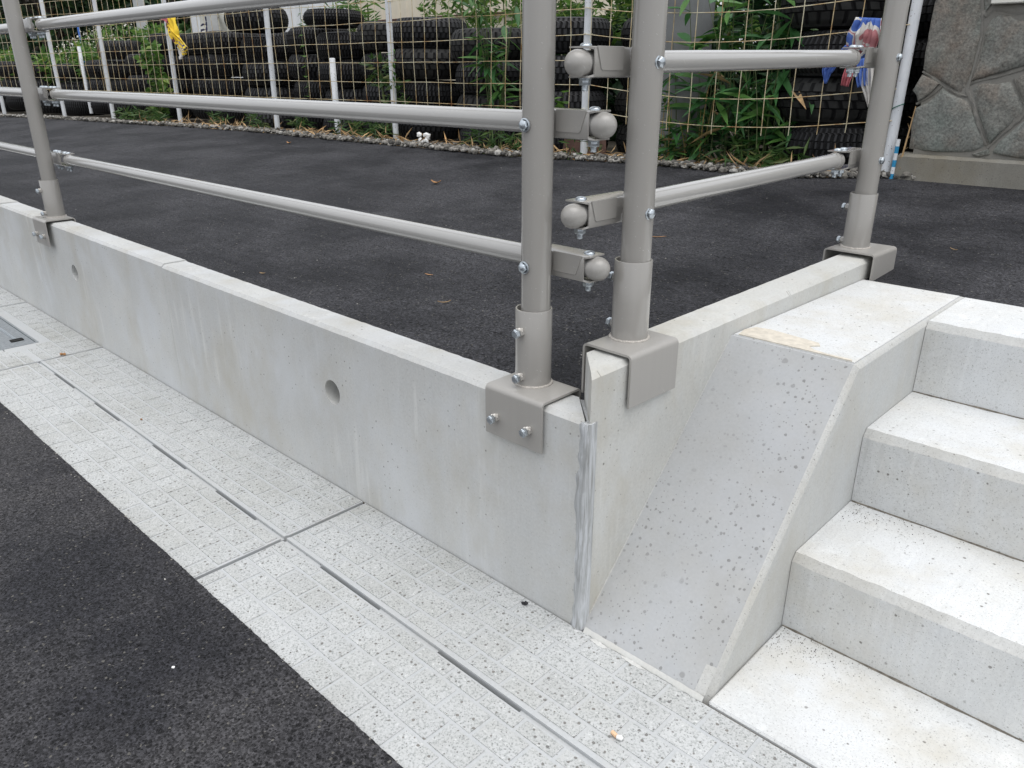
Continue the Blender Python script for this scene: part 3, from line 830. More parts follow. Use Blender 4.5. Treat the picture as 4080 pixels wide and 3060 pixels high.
sr_ = thing('side_railing', 'beige pipe railing on the side wall next to the concrete steps', 'railing', (.15, .7, .1))
B2, B3 = P2.copy(), P2 + sdir*LEN + Z*SL*LEN
sd3 = (sdir + Z*SL).normalized()
post_set(sr_, B2, sdir, sout, plate=(-.095, .064), set_bolts='in')
post_set(sr_, B3, sdir, sout, plate=(-.078, .085), set_bolts='in', leg_bolts=False, gap=.016, outer=.090, inner=.060)
for z in (.2653, .534, .802):
    a = P2 - sout*.062 + Z*z
    rail(sr_, a - sd3*.140, a + sd3*(LEN-.058))
    bracket(sr_, B2, sdir, sout, z, -.100, .055, [-.092], (-.096, -.020, -.082, -.020), flange=(.012, 0))
    bracket(sr_, P2 + sdir*LEN + Z*SL*LEN, sdir, sout, z, -.052, .052, [-.074, -.036], (-.047, -.014, -.047, -.014), flange=(.040, 0))

# ------------------------------------------------------------------ wire mesh fence
fposts = [(-12.6, 1.75), (-11.1, 2.02), (-9.58, 2.25), (-8.55, 2.42), (-7.05, 2.50), (-5.21, 2.50), (-3.80, 2.655), (-1.96, 2.594)]
ff = thing('mesh_fence', 'rusty wire mesh fence on white posts in front of the long row of tyre stacks', 'fence', (-5.5, 2.5, .15))
def fpost(root, x, y, lean=(0, 0), h=1.45, r=.0215, mat='white_post'):
    z0 = lotz(y)-.06
    mb = MB().lathe([(1e-5, 0), (r, 0), (r, h), (1e-5, h+.004)], (x, y, z0), (lean[0], lean[1], 1), 20)
    return part(mb, 'fence_post', M[mat], root, smooth=50)
LEAN = [(0, 0), (.03, 0), (-.015, 0), (.01, .01), (.0, .01), (.015, 0), (.0, -.01), (0, 0)]
for (x, y), l in zip(fposts, LEAN): fpost(ff, x, y, l)
WR = .0021
def mesh_bay(root, A, B, z0a, z0b, rows, sag=0, bulge=0, x_phase=0.0, seed=0):
    A, B = Vector(A), Vector(B); L_ = (B-A).length; d = (B-A)/L_; nrm = Vector((d.y, -d.x))
    if nrm.y > 0: nrm = -nrm
    def pt(s, k):
        f = s/L_; w = math.sin(math.pi*f)
        q = A + d*s + nrm*(.026 + bulge*w + .012*nz(s*1.3, k*.8, seed))
        zz = z0a+(z0b-z0a)*f + .131*k - sag*w + .006*nz(s*2.1, k*.5, seed+7)
        return Vector((q.x, q.y, zz))
    mb = MB()
    nseg = max(6, int(L_/.13))
    for k in range(rows):
        mb.tube([pt(L_*i/nseg, k) for i in range(nseg+1)], WR, 5)
    s = x_phase
    while s < L_:
        ds = .006*nz(s, 3, seed, 5)
        ps = [pt(s+ds, -.30)] + [pt(s+ds+.004*nz(s, k, seed+3), k) + Vector((0, -.003, 0)) for k in range(rows)]
        mb.tube(ps, WR, 5); s += .131
    part(mb, 'wire_mesh', M['wire'], root, smooth=60, fix=False)
for i, (a, b) in enumerate(zip(fposts, fposts[1:])):
    za = .42+.02*(i < 2)+.012*nz(i, 5); zb_ = .42+.012*nz(i+1, 5)
    mesh_bay(ff, a, b, .412, .412, 8, .0, .01, (.05*i) % .131, i*11)
# tie wires at posts
for (x, y) in fposts[2:]:
    for k in range(0, 6, 1):
        z = .415+.131*k
        part(MB().tube([(x+.026*math.cos(a), y+.028*math.sin(a), z+.004*math.sin(3*a)) for a in [i*.7 for i in range(10)]], .0014, 4), 'tie_wire', M['wire'], ff, fix=False)
rf = thing('wire_fence', 'sagging wire mesh panel between the corner fence post and the stone wall', 'fence', (-1.1, 2.6, .16))
gp = fpost(rf, -.285, 2.725, (.012, 0), 1.5, .0225)
mb = MB().tube([(-.285+.0245*math.cos(a)+.003, 2.725+.0245*math.sin(a), .47+.012*math.cos(a)) for a in [i*.45 for i in range(16)]], .0022, 5)
part(mb, 'tie_wire', M['green_wire'], gp, fix=False)
mesh_bay(rf, (-1.96, 2.594), (-.285, 2.735), .418, .412, 8, .058, .05, .045, 91)

# short stubs, square posts and other uprights behind the fence
def stub(x, y, h, r, lean, label, square=False, mat='white_post', z0=None):
    z = lotz(y)-.05 if z0 is None else z0
    mb = MB()
    if square:
        a = Vector((x, y, z)); b = a+Vector((lean[0], lean[1], 1)).normalized()*h
        mb.add([p+Vector((sx*r, sy*r, 0)) for p in (a, b) for sx, sy in ((-1, -1), (1, -1), (1, 1), (-1, 1))], [(0, 3, 2, 1), (4, 5, 6, 7), (0, 1, 5, 4), (1, 2, 6, 5), (2, 3, 7, 6), (3, 0, 4, 7)])
        return single(mb, 'square_post', M[mat], label, 'post', (x, y, z), bevel=.004)
    mb.lathe([(1e-5, 0), (r, 0), (r, h-.004), (r*.8, h), (r*.7, h-.006), (1e-5, h-.006)], (x, y, z), (lean[0], lean[1], 1), 18)
    return single(mb, 'post_stub', M[mat], label, 'post', (x, y, z), smooth=50)
stub(-4.56, 2.665, .60, .0235, (-.01, 0), 'short white post stub broken off below the fence top')
stub(-10.05, 2.72, .78, .022, (-.02, 0), 'thin white stake with a torn top among the leftmost tyres', mat='white_post')
stub(-10.55, 3.75, 1.9, .055, (0, 0), 'tall square grey post standing behind the left tyre stacks', True, 'grey_post', .75)
stub(-9.16, 4.05, 1.9, .05, (0, 0), 'square grey post in front of the white lettered banner', True, 'grey_post', .1)
stub(-11.9, 3.4, .80, .014, (0, 0), 'thin blue plastic stake between the left posts', False, 'blue', .45)
stub(-14.6, 2.5, 1.1, .035, (0, 0), 'blue plastic pipe upright past the far railing post', False, 'blue', .1)

# ------------------------------------------------------------------ tyres
def tyre_mesh(name, Ro, Wd, mat, style):
    """lying flat, axis +Z, z from 0 to Wd"""
    seg = 180; prof = []
    rb = Ro*.56
    shoulder = Wd*.17
    # (radius, z, kind) kind: 0 smooth, 1 block, 2 groove
    outer = []
    ngr = 3; nr = ngr+1; tw = Wd-2*shoulder; gw = .007; bw = (tw-ngr*gw)/nr; z = shoulder; gd = .008
    for k in range(nr):
        crown = lambda zz: Ro - .020*((zz-Wd/2)/(Wd/2))**2*2
        outer += [(crown(z), z, 1, k), (crown(z+bw), z+bw, 1, k)]
        z += bw
        if k < ngr:
            outer += [(crown(z)-gd, z+.001, 2, k), (crown(z+gw)-gd, z+gw-.001, 2, k)]; z += gw
    P_ = [(rb, Wd*.22, 0, 0), (rb+.012, Wd*.13, 0, 0), (rb+.04, Wd*.06, 0, 0), (Ro*.74, .0, 0, 0), (Ro*.86, Wd*.035, 0, 0), (Ro-.034, Wd*.085, 3, 0), (Ro-.022, shoulder*.78, 3, 0)]
    P_ += outer
    P_ += [(Ro-.022, Wd-shoulder*.78, 3, 4), (Ro-.034, Wd-Wd*.085, 3, 4), (Ro*.86, Wd*.965, 0, 0), (Ro*.74, Wd, 0, 0), (rb+.04, Wd*.94, 0, 0), (rb+.012, Wd*.87, 0, 0), (rb, Wd*.78, 0, 0), (rb+.006, Wd*.5, 0, 0)]
    mb = MB(); vs = []; n = len(P_)
    for (r, z, kd, row) in P_:
        for k in range(seg):
            a = 2*math.pi*k/seg; rad = r; da = 0
            if style == 0: gro = (k+row*2) % 4 == 0
            elif style == 1: gro = (k + row) % 3 == 0
            else: gro = (k*1 + row*3) % 6 == 0
            if kd in (1, 3) and gro: rad -= gd*(.9 if kd == 1 else .7)
            if style == 2: da = .05*math.sin((z/Wd)*6.3)
            else: da = .10*(z/Wd-.5)*(1 if row % 2 else -.3)
            vs.append((rad*math.cos(a+da), rad*math.sin(a+da), z))
    fs = [(i*seg+k, i*seg+(k+1) % seg, ((i+1) % n)*seg+(k+1) % seg, ((i+1) % n)*seg+k) for i in range(n) for k in range(seg)]
    mb.add(vs, fs)
    me = mesh_of(mb, name, M[mat], smooth=30, fix=False); me.materials.append(M['rubber_groove'])
    for p in me.polygons:
        i, k = divmod(p.index, seg); a, b = P_[i], P_[(i+1) % n]
        if a[2] == 2 and b[2] == 2: p.material_index = 1
        elif a[2] in (1, 3):
            row = a[3]; g = [(k+row*2) % 4 == 0, (k+row) % 3 == 0, (k+row*3) % 6 == 0][style]; g2 = [(k+1+row*2) % 4 == 0, (k+1+row) % 3 == 0, (k+1+row*3) % 6 == 0][style]
            if g or g2: p.material_index = 1
    return me
TY = [tyre_mesh('tyre_a', .288, .208, 'rubber', 0), tyre_mesh('tyre_b', .286, .208, 'rubber', 1), tyre_mesh('tyre_c', .300, .212, 'rubber_b', 2), tyre_mesh('tyre_d', .25, .13, 'rubber', 1)]
def tyre(me, x, y, z, label, group, tilt=0):
    o = link('tyre', me, None, (x, y, z)); o.rotation_euler = (rr(-.02, .02)+tilt, rr(-.02, .02), rr(0, 6.28))
    return tag(o, label, 'tyre', group)
GROW = 'tyres stacked in the long row behind the mesh fence'
ORD = ['first', 'second', 'third', 'fourth', 'fifth', 'sixth', 'seventh', 'eighth', 'ninth', 'tenth', 'eleventh', 'twelfth', 'thirteenth', 'fourteenth', 'fifteenth', 'sixteenth', 'seventeenth', 'eighteenth']
LVL = ['bottom', 'second lowest', 'third lowest', 'top']
stacks = [(-7.42, 2.95, 4, .09), (-6.85, 2.97, 4, .10), (-6.22, 2.96, 4, .09), (-5.48, 2.97, 4, .085), (-4.97, 2.98, 4, .085), (-4.39, 2.95, 4, .075),
          (-3.81, 2.96, 4, .085), (-3.165, 2.95, 4, .085), (-2.46, 2.97, 4, .11), (-8.05, 2.95, 4, .06), (-8.7, 2.90, 3, .12), (-9.35, 2.86, 4, .06), (-10.0, 2.92, 3, .1),
          (-10.7, 2.75, 3, .1), (-11.4, 2.62, 3, .1), (-12.1, 2.5, 3, .1), (-12.8, 2.4, 2, .1), (-7.1, 3.6, 4, .1), (-5.8, 3.62, 4, .06), (-8.9, 3.55, 4, .02), (-2.04, 3.30, 4, .12)]
front = sorted([q[0] for q in stacks if q[1] < 3.2], reverse=True); back = sorted([q[0] for q in stacks if q[1] > 3.2], reverse=True)
for x, y, c, z in stacks:
    zz = z; where = ('%s tyre stack from the corner fence post' % ORD[front.index(x)]) if x in front else ('%s back-row tyre stack from the concrete pole' % ORD[back.index(x)])
    y += rr(.06, .20); zz += rr(-.05, .07); sc = rr(.92, 1.02)
    for k in range(c):
        i = random.choice((0, 0, 1, 2)) if x > -6 else random.choice((0, 1))
        if x == -2.04: i = 2
        tyre(TY[i], x+rr(-.025, .025), y+rr(-.02, .03), zz, '%s tyre in the %s' % (LVL[k] if k < c-1 else 'top', where), GROW).scale = (sc*rr(.97, 1.02), sc*rr(.97, 1.02), 1); zz += rr(.206, .222)
tyre(TY[3], -4.99, 3.0, .955, 'narrow small tyre topping the stack in front of the cream shed wall', 'single tyres')
tyre(TY[0], -6.20, 2.98, .955, 'fifth tyre topping the stack beside the white banner', 'single tyres')
zz = .165
for k in range(5):
    tyre(TY[2 if k % 2 else 1], -.665+rr(-.03, .03), 2.99+rr(-.01, .03), zz, '%s tyre in the stack between the bamboo clump and the stone wall' % ORD[k].replace('first', 'lowest'), 'tyres stacked beside the stone wall'); zz += .212
zz = .15
for k in range(5):
    tyre(TY[1], -.42, 3.67+rr(-.02, .02), zz, '%s tyre up in the dark gap behind the stone wall end' % ORD[k], 'tyres stacked behind the stone wall end'); zz += .209
for (x, y, z) in ((-4.3, 2.66, .55),):
    pass

# ------------------------------------------------------------------ utility pole, plate, sheds, banner
mb = MB().lathe([(1e-5, 0), (.155, 0), (.150, 2.2), (.14, 5.0), (1e-5, 5.0)], (-1.57, 2.97, .08), seg=40)
single(mb, 'utility_pole', M['pole'], 'thick round grey concrete pole behind the mesh panel', 'pole', (-1.57, 2.97, .08), smooth=50)
mb = MB().prism([(-2.20, .12), (-1.86, .12), (-1.88, .255), (-2.19, .275)], lambda u, v, h: (u, 2.68+h+.08*(v-.12), v), 0, .006)
single(mb, 'rusty_plate', M['rust_plate'], 'reddish brown metal plate leaning at the foot of the corner fence post', 'plate', (-2.03, 2.68, .12))
# corrugated shed
sh = thing('white_shed', 'white ribbed sheet-metal shed wall behind the tyre row', 'building', (-10.4, 5.6, .1))
def ribbed(x0, x1, y, z0, z1, pitch, depth):
    mb = MB(); x = x0
    prof = [(0, 0), (.30, 0), (.42, -1), (.68, -1), (.80, 0)]
    vs = []
    while x < x1:
        for u, d in prof: vs.append((x+u*pitch, y+d*depth))
        x += pitch
    n = len(vs)
    return mb.add([(a, b, z0) for a, b in vs]+[(a, b, z1) for a, b in vs], [(i, i+1, n+i+1, n+i) for i in range(n-1)])
part(ribbed(-12.55, -8.30, 5.5, .1, 3.2, .19, .018), 'wall_sheet', M['white_sheet'], sh)
part(MB().box(-12.55, -8.30, 5.52, 7.5, .1, 3.2), 'shed_body', M['white_sheet'], sh)
part(MB().box(-12.62, -12.55, 5.44, 5.52, .1, 3.2), 'corner_trim', M['white_sheet'], sh)
sh2 = thing('cream_building', 'cream ribbed building wall with a brown base trim beside the white shed', 'building', (-5.6, 5.6, .1))
part(ribbed(-8.28, -4.2, 5.48, 1.205, 3.2, .16, .016), 'wall_sheet', M['cream_sheet'], sh2)
part(MB().box(-8.28, -4.2, 5.40, 5.50, 1.185, 1.203), 'base_trim', M['brown'], sh2)
part(MB().box(-8.28, -4.2, 5.47, 7.5, .1, 1.185), 'foundation', M['cream_sheet'], sh2)
part(MB().box(-8.28, -4.2, 5.52, 7.5, 1.186, 3.2), 'building_body', M['cream_sheet'], sh2)
# banner with dark brush lettering
bn = thing('banner', 'white cloth banner with dark lettering hung on the square grey post', 'banner', (-9.3, 4.2, 1.0))
def bpt(u, v, h=0):   # u 0..1 across, v 0..1 up
    x = -9.93+u*1.36+.10*v; z = 1.0+v*.62*(1-.75*max(0, u-.35)/.65)
    return Vector((x, 4.22+.05*math.sin(u*9)+.03*math.sin(v*5+u*3)-h, z))
n = 24; m = 10
mb = MB().add([bpt(i/n, j/m) for j in range(m+1) for i in range(n+1)], [(j*(n+1)+i, j*(n+1)+i+1, (j+1)*(n+1)+i+1, (j+1)*(n+1)+i) for j in range(m) for i in range(n)])
bo = part(mb, 'cloth', M['banner'], bn, smooth=80)
md = bo.modifiers.new('t', 'SOLIDIFY'); md.thickness = .003
def stroke(mb, u0, v0, u1, v1, w):
    d = Vector((u1-u0, v1-v0)); d.normalize(); q = Vector((-d.y, d.x))*w
    k = 5; vs = []
    for i in range(k+1):
        u, v = u0+(u1-u0)*i/k, v0+(v1-v0)*i/k
        vs += [bpt(u+q.x, v+q.y*1.6, .004), bpt(u-q.x, v-q.y*1.6, .004)]
    mb.add(vs, [(2*i, 2*i+1, 2*i+3, 2*i+2) for i in range(k)])
mb = MB()
for s in [(.02, .10, .15, .16), (.02, .30, .15, .36), (.02, .10, .02, .30), (.15, .16, .15, .36), (.08, .0, .09, .46), (.03, .20, .14, .25),       # lower left sign
          (.20, .05, .30, .07), (.20, .18, .30, .20), (.20, .05, .20, .32), (.30, .05, .30, .32), (.25, .05, .25, .32), (.21, .31, .29, .36),
          (.10, .60, .20, .78), (.20, .78, .16, .90), (.08, .74, .20, .70), (.16, .60, .10, .52),
          (.38, .78, .46, .80), (.38, .62, .46, .86), (.42, .52, .54, .62), (.40, .55, .44, .48), (.52, .50, .46, .40), (.52, .74, .55, .86)]:
    stroke(mb, *s, .013)
part(mb, 'lettering', M['ink'], bn)

# ------------------------------------------------------------------ stone wall
YS = 2.74
sw = thing('stone_wall', 'dark fieldstone wall with pale mortar joints on a rough concrete plinth', 'wall', (.6, 2.8, .16))
OUT = {
 'a': [(-0.248, 1.042), (-0.088, 1.029), (-0.049, 0.939), (-0.033, 0.888), (-0.012, 0.823), (-0.005, 0.750), (-0.012, 0.651), (-0.020, 0.550), (-0.028, 0.534), (-0.063, 0.540), (-0.120, 0.574), (-0.184, 0.608), (-0.206, 0.627), (-0.210, 0.709), (-0.210, 0.764), (-0.209, 0.897)],
 'b': [(-0.207, 0.606), (-0.182, 0.597), (-0.128, 0.568), (-0.151, 0.532), (-0.179, 0.506), (-0.203, 0.491), (-0.215, 0.519), (-0.232, 0.537)],
 'c': [(-0.112, 0.551), (-0.067, 0.522), (-0.009, 0.502), (0.013, 0.477), (0.048, 0.409), (0.091, 0.337), (0.095, 0.321), (0.059, 0.299), (0.015, 0.292), (-0.076, 0.286), (-0.173, 0.290), (-0.205, 0.295), (-0.211, 0.389), (-0.207, 0.464), (-0.166, 0.487), (-0.143, 0.511)],
 'd': [(0.023, 0.815), (0.049, 0.829), (0.086, 0.827), (0.119, 0.807), (0.157, 0.800), (0.214, 0.806), (0.249, 0.649), (0.174, 0.635), (0.083, 0.605), (0.010, 0.583), (-0.009, 0.575), (0.002, 0.631), (0.009, 0.706), (0.010, 0.784)],
 'e': [(0.003, 0.552), (0.023, 0.566), (0.056, 0.572), (0.090, 0.570), (0.141, 0.577), (0.162, 0.548), (0.202, 0.494), (0.210, 0.458), (0.167, 0.406), (0.134, 0.362), (0.112, 0.330), (0.098, 0.356), (0.060, 0.424), (0.028, 0.485), (0.011, 0.514)],
 'f': [(0.221, 0.434), (0.308, 0.507), (0.358, 0.457), (0.399, 0.275), (0.250, 0.280), (0.192, 0.286), (0.130, 0.296), (0.132, 0.311), (0.143, 0.337), (0.177, 0.381)],
 'g': [(0.160, 0.587), (0.178, 0.609), (0.253, 0.630), (0.301, 0.622), (0.336, 0.521), (0.299, 0.511), (0.217, 0.465), (0.198, 0.513), (0.166, 0.557)],
 'h': [(0.056, 0.288), (0.101, 0.307), (0.114, 0.314), (0.122, 0.289), (0.089, 0.279), (0.063, 0.279)],
 'i': [(-0.050, 1.026), (0.169, 1.009), (0.188, 0.924), (0.003, 0.932), (0.006, 0.877), (-0.007, 0.840), (-0.022, 0.879)],
}
def rough_stone(poly, depth, bul):
    pts = []
    for (a, b), (c, d) in zip(poly, poly[1:]+poly[:1]):
        L_ = math.hypot(c-a, d-b); k = max(1, int(L_/.025))
        for i in range(k):
            u, v = a+(c-a)*i/k, b+(d-b)*i/k
            pts.append((u+.004*nz(u, v, 1, 40), v+.004*nz(u, v, 9, 40)))
    cx = sum(p[0] for p in pts)/len(pts); cz = sum(p[1] for p in pts)/len(pts)
    rings = [(1.0, .03), (1.0, -.004), (.965, -.016), (.90, -.024), (.75, -.030), (.5, -.034), (.25, -.034)]
    vs = []; n = len(pts)
    for s_, dpt in rings:
        for u, v in pts:
            x, z = cx+(u-cx)*s_, cz+(v-cz)*s_
            vs.append((x, YS+dpt*bul + (.010*nz(x, z, 2, 14)+.005*nz(x, z, 5, 40))*(s_ < 1), z))
    vs.append((cx, YS-.034*bul, cz))
    fs = [(i*n+j, i*n+(j+1) % n, (i+1)*n+(j+1) % n, (i+1)*n+j) for i in range(len(rings)-1) for j in range(n)]
    fs += [((len(rings)-1)*n+j, (len(rings)-1)*n+(j+1) % n, len(rings)*n) for j in range(n)]
    return MB().add(vs, fs)
for k, pl in OUT.items():
    part(rough_stone(pl, .05, .5), 'stone', M['stone'], sw, smooth=45)
x = .42
for ro in range(4):          # plain courses past the frame
    for co in range(5):
        a = (.42 if ro < 2 else .345)+co*.305+(.03 if ro % 2 else 0); b = (.285, .50, .655, .995)[ro]; hh_ = (.200, .145, .185, .16)[ro]
        part(rough_stone([(a, b), (a+.15, b-.012+rr(-.01, .01)), (a+.285, b+.01), (a+.29, b+hh_-.01), (a+.15+rr(-.04, .04), b+hh_), (a+.005, b+hh_-.008)], .05, .5), 'stone', M['stone'], sw, smooth=45)
lf = [(-.200, .16), (-.197, .28), (-.194, .40), (-.205, .52), (-.19, .60), (-.185, .75), (-.19, .9), (-.19, 1.18)]
pj = lf + [(2.2, 1.18), (2.2, .16)]
mb = MB().prism([(a+.012, b) for a, b in pj[:len(lf)]]+pj[len(lf):], lambda u, v, h: (u, YS-.003+h, v), 0, .45)
part(mb, 'mortar_backing', M['joint'], sw)
# proud mortar ribbons between the stones
def ribbon(pts, w):
    P_ = [Vector(p) for p in pts]; fine = []
    for a, b in zip(P_, P_[1:]):
        k = max(1, int((b-a).length/.012)); fine += [a+(b-a)*i/k for i in range(k)]
    fine.append(P_[-1]); vs = []
    for i, p in enumerate(fine):
        d = (fine[min(i+1, len(fine)-1)]-fine[max(i-1, 0)]).normalized(); q = Vector((-d.y, d.x)); ww = w*.8*(1+.45*nz(p.x, p.y, 3, 25))
        for s_, h in ((-1.5, .006), (-.7, -.006), (.7, -.007), (1.5, .006)):
            c = p+q*(s_*ww); vs.append((c.x, YS+h+.003*nz(c.x, c.y, 4, 60), c.y))
    n = len(fine)
    return MB().add(vs, [(i*4+j, i*4+j+1, i*4+j+5, i*4+j+4) for i in range(n-1) for j in range(3)])
for pts, w in (([(-0.056, 1.026), (-0.015, 0.823), (-0.002, 0.745), (-0.007, 0.644), (-0.016, 0.541), (0.013, 0.496), (0.051, 0.414), (0.100, 0.326)], .0085), ([(-0.207, 0.616), (-0.121, 0.566), (-0.063, 0.530), (-0.012, 0.517)], .006), ([(-0.209, 0.483), (-0.147, 0.522), (-0.117, 0.560)], .005),
               ([(-0.012, 0.563), (0.011, 0.579), (0.085, 0.596), (0.176, 0.626), (0.250, 0.643)], .006), ([(0.108, 0.317), (0.170, 0.392), (0.216, 0.448), (0.307, 0.511)], .006), ([(0.150, 0.587), (0.177, 0.544), (0.206, 0.496)], .007), ([(-0.010, 0.831), (0.018, 0.860), (0.074, 0.847), (0.207, 0.839)], .022)):
    part(ribbon(pts, w), 'mortar_joint', M['joint'], sw, smooth=60)
a = (0.013, 0.868)
mb = MB().box(a[0], 2.2, YS-.035, YS+.02, a[1], a[1]+.12)
part(mb, 'plaster_panel', M['banner'], sw, bevel=.004)
vs = []; K = 60; pr = [(YS+.05, .10), (YS-.052, .10), (YS-.045, .262), (YS-.030, .272), (YS+.05, .276)]
for i in range(K+1):
    x = -.235+2.4*i/K
    for j, (y, z) in enumerate(pr): vs.append((x, y+.006*nz(x, j, 0, 16)*(j in (1, 2, 3)), z+(.006*nz(x, j+4, 0, 20) if j > 1 else 0)))
k = len(pr)
part(MB().add(vs, [(i*k+j, i*k+(j+1) % k, (i+1)*k+(j+1) % k, (i+1)*k+j) for i in range(K) for j in range(k)]+[tuple(range(k)), tuple(reversed(range(K*k, K*k+k)))]), 'plinth', M['plinth'], sw)
# banded stake and dry stalk at the wall end
stk = thing('banded_stake', 'thin blue and white banded stake at the foot of the white post', 'stake', (-.243, 2.690, .155))
for i in range(6):
    part(MB().lathe([(1e-5, 0), (.0085, 0), (.0085, .0298), (1e-5, .0298)], (-.243+.0004*i, 2.690, .155+.030*i), (.01, 0, 1), 12), 'band', M['cyan' if i % 2 == 0 else 'white_post'], stk, smooth=50)
mb = MB().tube([(-.225+.004*i+.006*nz(i, 3), 2.70, .16+.045*i) for i in range(8)], [.006-.0006*i for i in range(8)], 6)
for i in range(6): 
    b = Vector((-.222+.004*i, 2.70, .2+.045*i)); mb.tube([b, b+Vector((rr(-.02, .03), -.01, rr(.005, .03)))], [.002, .0008], 4)
single(mb, 'dry_stalk', M['straw'], 'brown dry weed stalk standing at the end of the stone wall', 'stalk', (-.225, 2.70, .16), fix=False)

# ------------------------------------------------------------------ cloth tied on the fences
def ribbon_cloth(pts, ws, mat, parent, name='strip', fold=.012, seed=0):
    P_ = [Vector(p) for p in pts]; m = 10; vs = []; fine = []; wf = []
    for i, (a, b) in enumerate(zip(P_, P_[1:])):
        for k in range(6): fine.append(a.lerp(b, k/6)); wf.append(ws[i]+(ws[i+1]-ws[i])*k/6)
    fine.append(P_[-1]); wf.append(ws[-1])
    for i, p in enumerate(fine):
        d = (fine[min(i+1, len(fine)-1)]-fine[max(i-1, 0)]).normalized()
        q = d.cross(Vector((0, -1, 0))); q = q.normalized() if q.length > .1 else Vector((1, 0, 0))
        for j in range(m+1):
            f = j/m-.5
            vs.append(p+q*(f*wf[i]) + Vector((0, fold*math.sin(j*1.9+seed+i*.12)*(1+.4*math.sin(i*.5+seed)) + .006*nz(i*.3, j*.5, seed), 0)))
    n = len(fine)
    o = part(MB().add(vs, [(i*(m+1)+j, i*(m+1)+j+1, (i+1)*(m+1)+j+1, (i+1)*(m+1)+j) for i in range(n-1) for j in range(m)]), name, mat, parent, smooth=80)
    md = o.modifiers.new('t', 'SOLIDIFY'); md.thickness = .002
    return o
c1 = thing('knotted_cloth', 'faded blue white and red cloth knotted onto the mesh beside the stone wall', 'cloth', (-.44, 2.64, .7))
ribbon_cloth([(-.45, 2.64, .835), (-.455, 2.625, .77), (-.47, 2.63, .70), (-.475, 2.63, .655)], [.10, .13, .10, .07], M['cloth_a'], c1, seed=1)
ribbon_cloth([(-.42, 2.64, .83), (-.42, 2.62, .76), (-.43, 2.63, .70)], [.08, .11, .09], M['cloth_a'], c1, seed=5)
ribbon_cloth([(-.50, 2.62, .715), (-.535, 2.61, .675), (-.575, 2.61, .62), (-.577, 2.615, .565)], [.035, .04, .05, .012], M['cloth_blue'], c1, seed=2, fold=.006)
ribbon_cloth([(-.475, 2.62, .66), (-.478, 2.61, .60), (-.485, 2.615, .555)], [.035, .045, .035], M['cloth_red'], c1, seed=3, fold=.008)
ribbon_cloth([(-.43, 2.62, .67), (-.415, 2.61, .60), (-.405, 2.61, .555)], [.045, .05, .045], M['cloth_blue'], c1, seed=4, fold=.008)
ribbon_cloth([(-.40, 2.62, .66), (-.385, 2.61, .56), (-.365, 2.615, .47)], [.045, .06, .015], M['cloth_white'], c1, seed=6, fold=.008)
c2 = thing('yellow_cloth', 'yellow and navy printed cloth tied to a far white fence post', 'cloth', (-6.6, 2.43, .9))
ribbon_cloth([(-6.70, 2.40, 1.10), (-6.66, 2.38, 1.02), (-6.60, 2.37, .93), (-6.56, 2.37, .86)], [.10, .13, .12, .05], M['cloth_y'], c2, seed=1, fold=.02)
ribbon_cloth([(-6.78, 2.39, 1.02), (-6.66, 2.37, .95), (-6.52, 2.36, .86), (-6.42, 2.36, .78)], [.04, .07, .09, .10], M['cloth_y'], c2, seed=4, fold=.02)
ribbon_cloth([(-6.86, 2.39, 1.10), (-6.78, 2.38, 1.075), (-6.74, 2.38, 1.04)], [.10, .08, .05], M['cloth_red'], c2, seed=7, fold=.012)
ribbon_cloth([(-6.56, 2.37, .84), (-6.50, 2.36, .78), (-6.48, 2.36, .745)], [.10, .14, .13], M['cloth_white'], c2, seed=9, fold=.012)

# ------------------------------------------------------------------ plants
def blade_mesh(w, droop, fold, mat, name):
    vs = []; st_ = [(0, .10), (.12, .55), (.35, 1), (.6, .85), (.82, .42), (1, .02)]
    for s_, ww in st_:
        z = -droop*s_*s_
        vs += [(-ww*w, s_, z+fold*ww), (0, s_, z), (ww*w, s_, z+fold*ww)]
    fs = [(i*3+j, i*3+j+1, i*3+j+4, i*3+j+3) for i in range(len(st_)-1) for j in range(2)]
    return mesh_of(MB().add(vs, fs), name, M[mat], smooth=0, fix=False)
BL = [blade_mesh(.10, .18, .035, 'leaf_bamboo', 'bamboo_leaf'), blade_mesh(.085, .35, .03, 'leaf_bamboo', 'bamboo_leaf'), blade_mesh(.105, .10, .03, 'leaf_bamboo2', 'bamboo_leaf')]
BLD = blade_mesh(.07, .15, .05, 'straw', 'dry_bamboo_leaf')
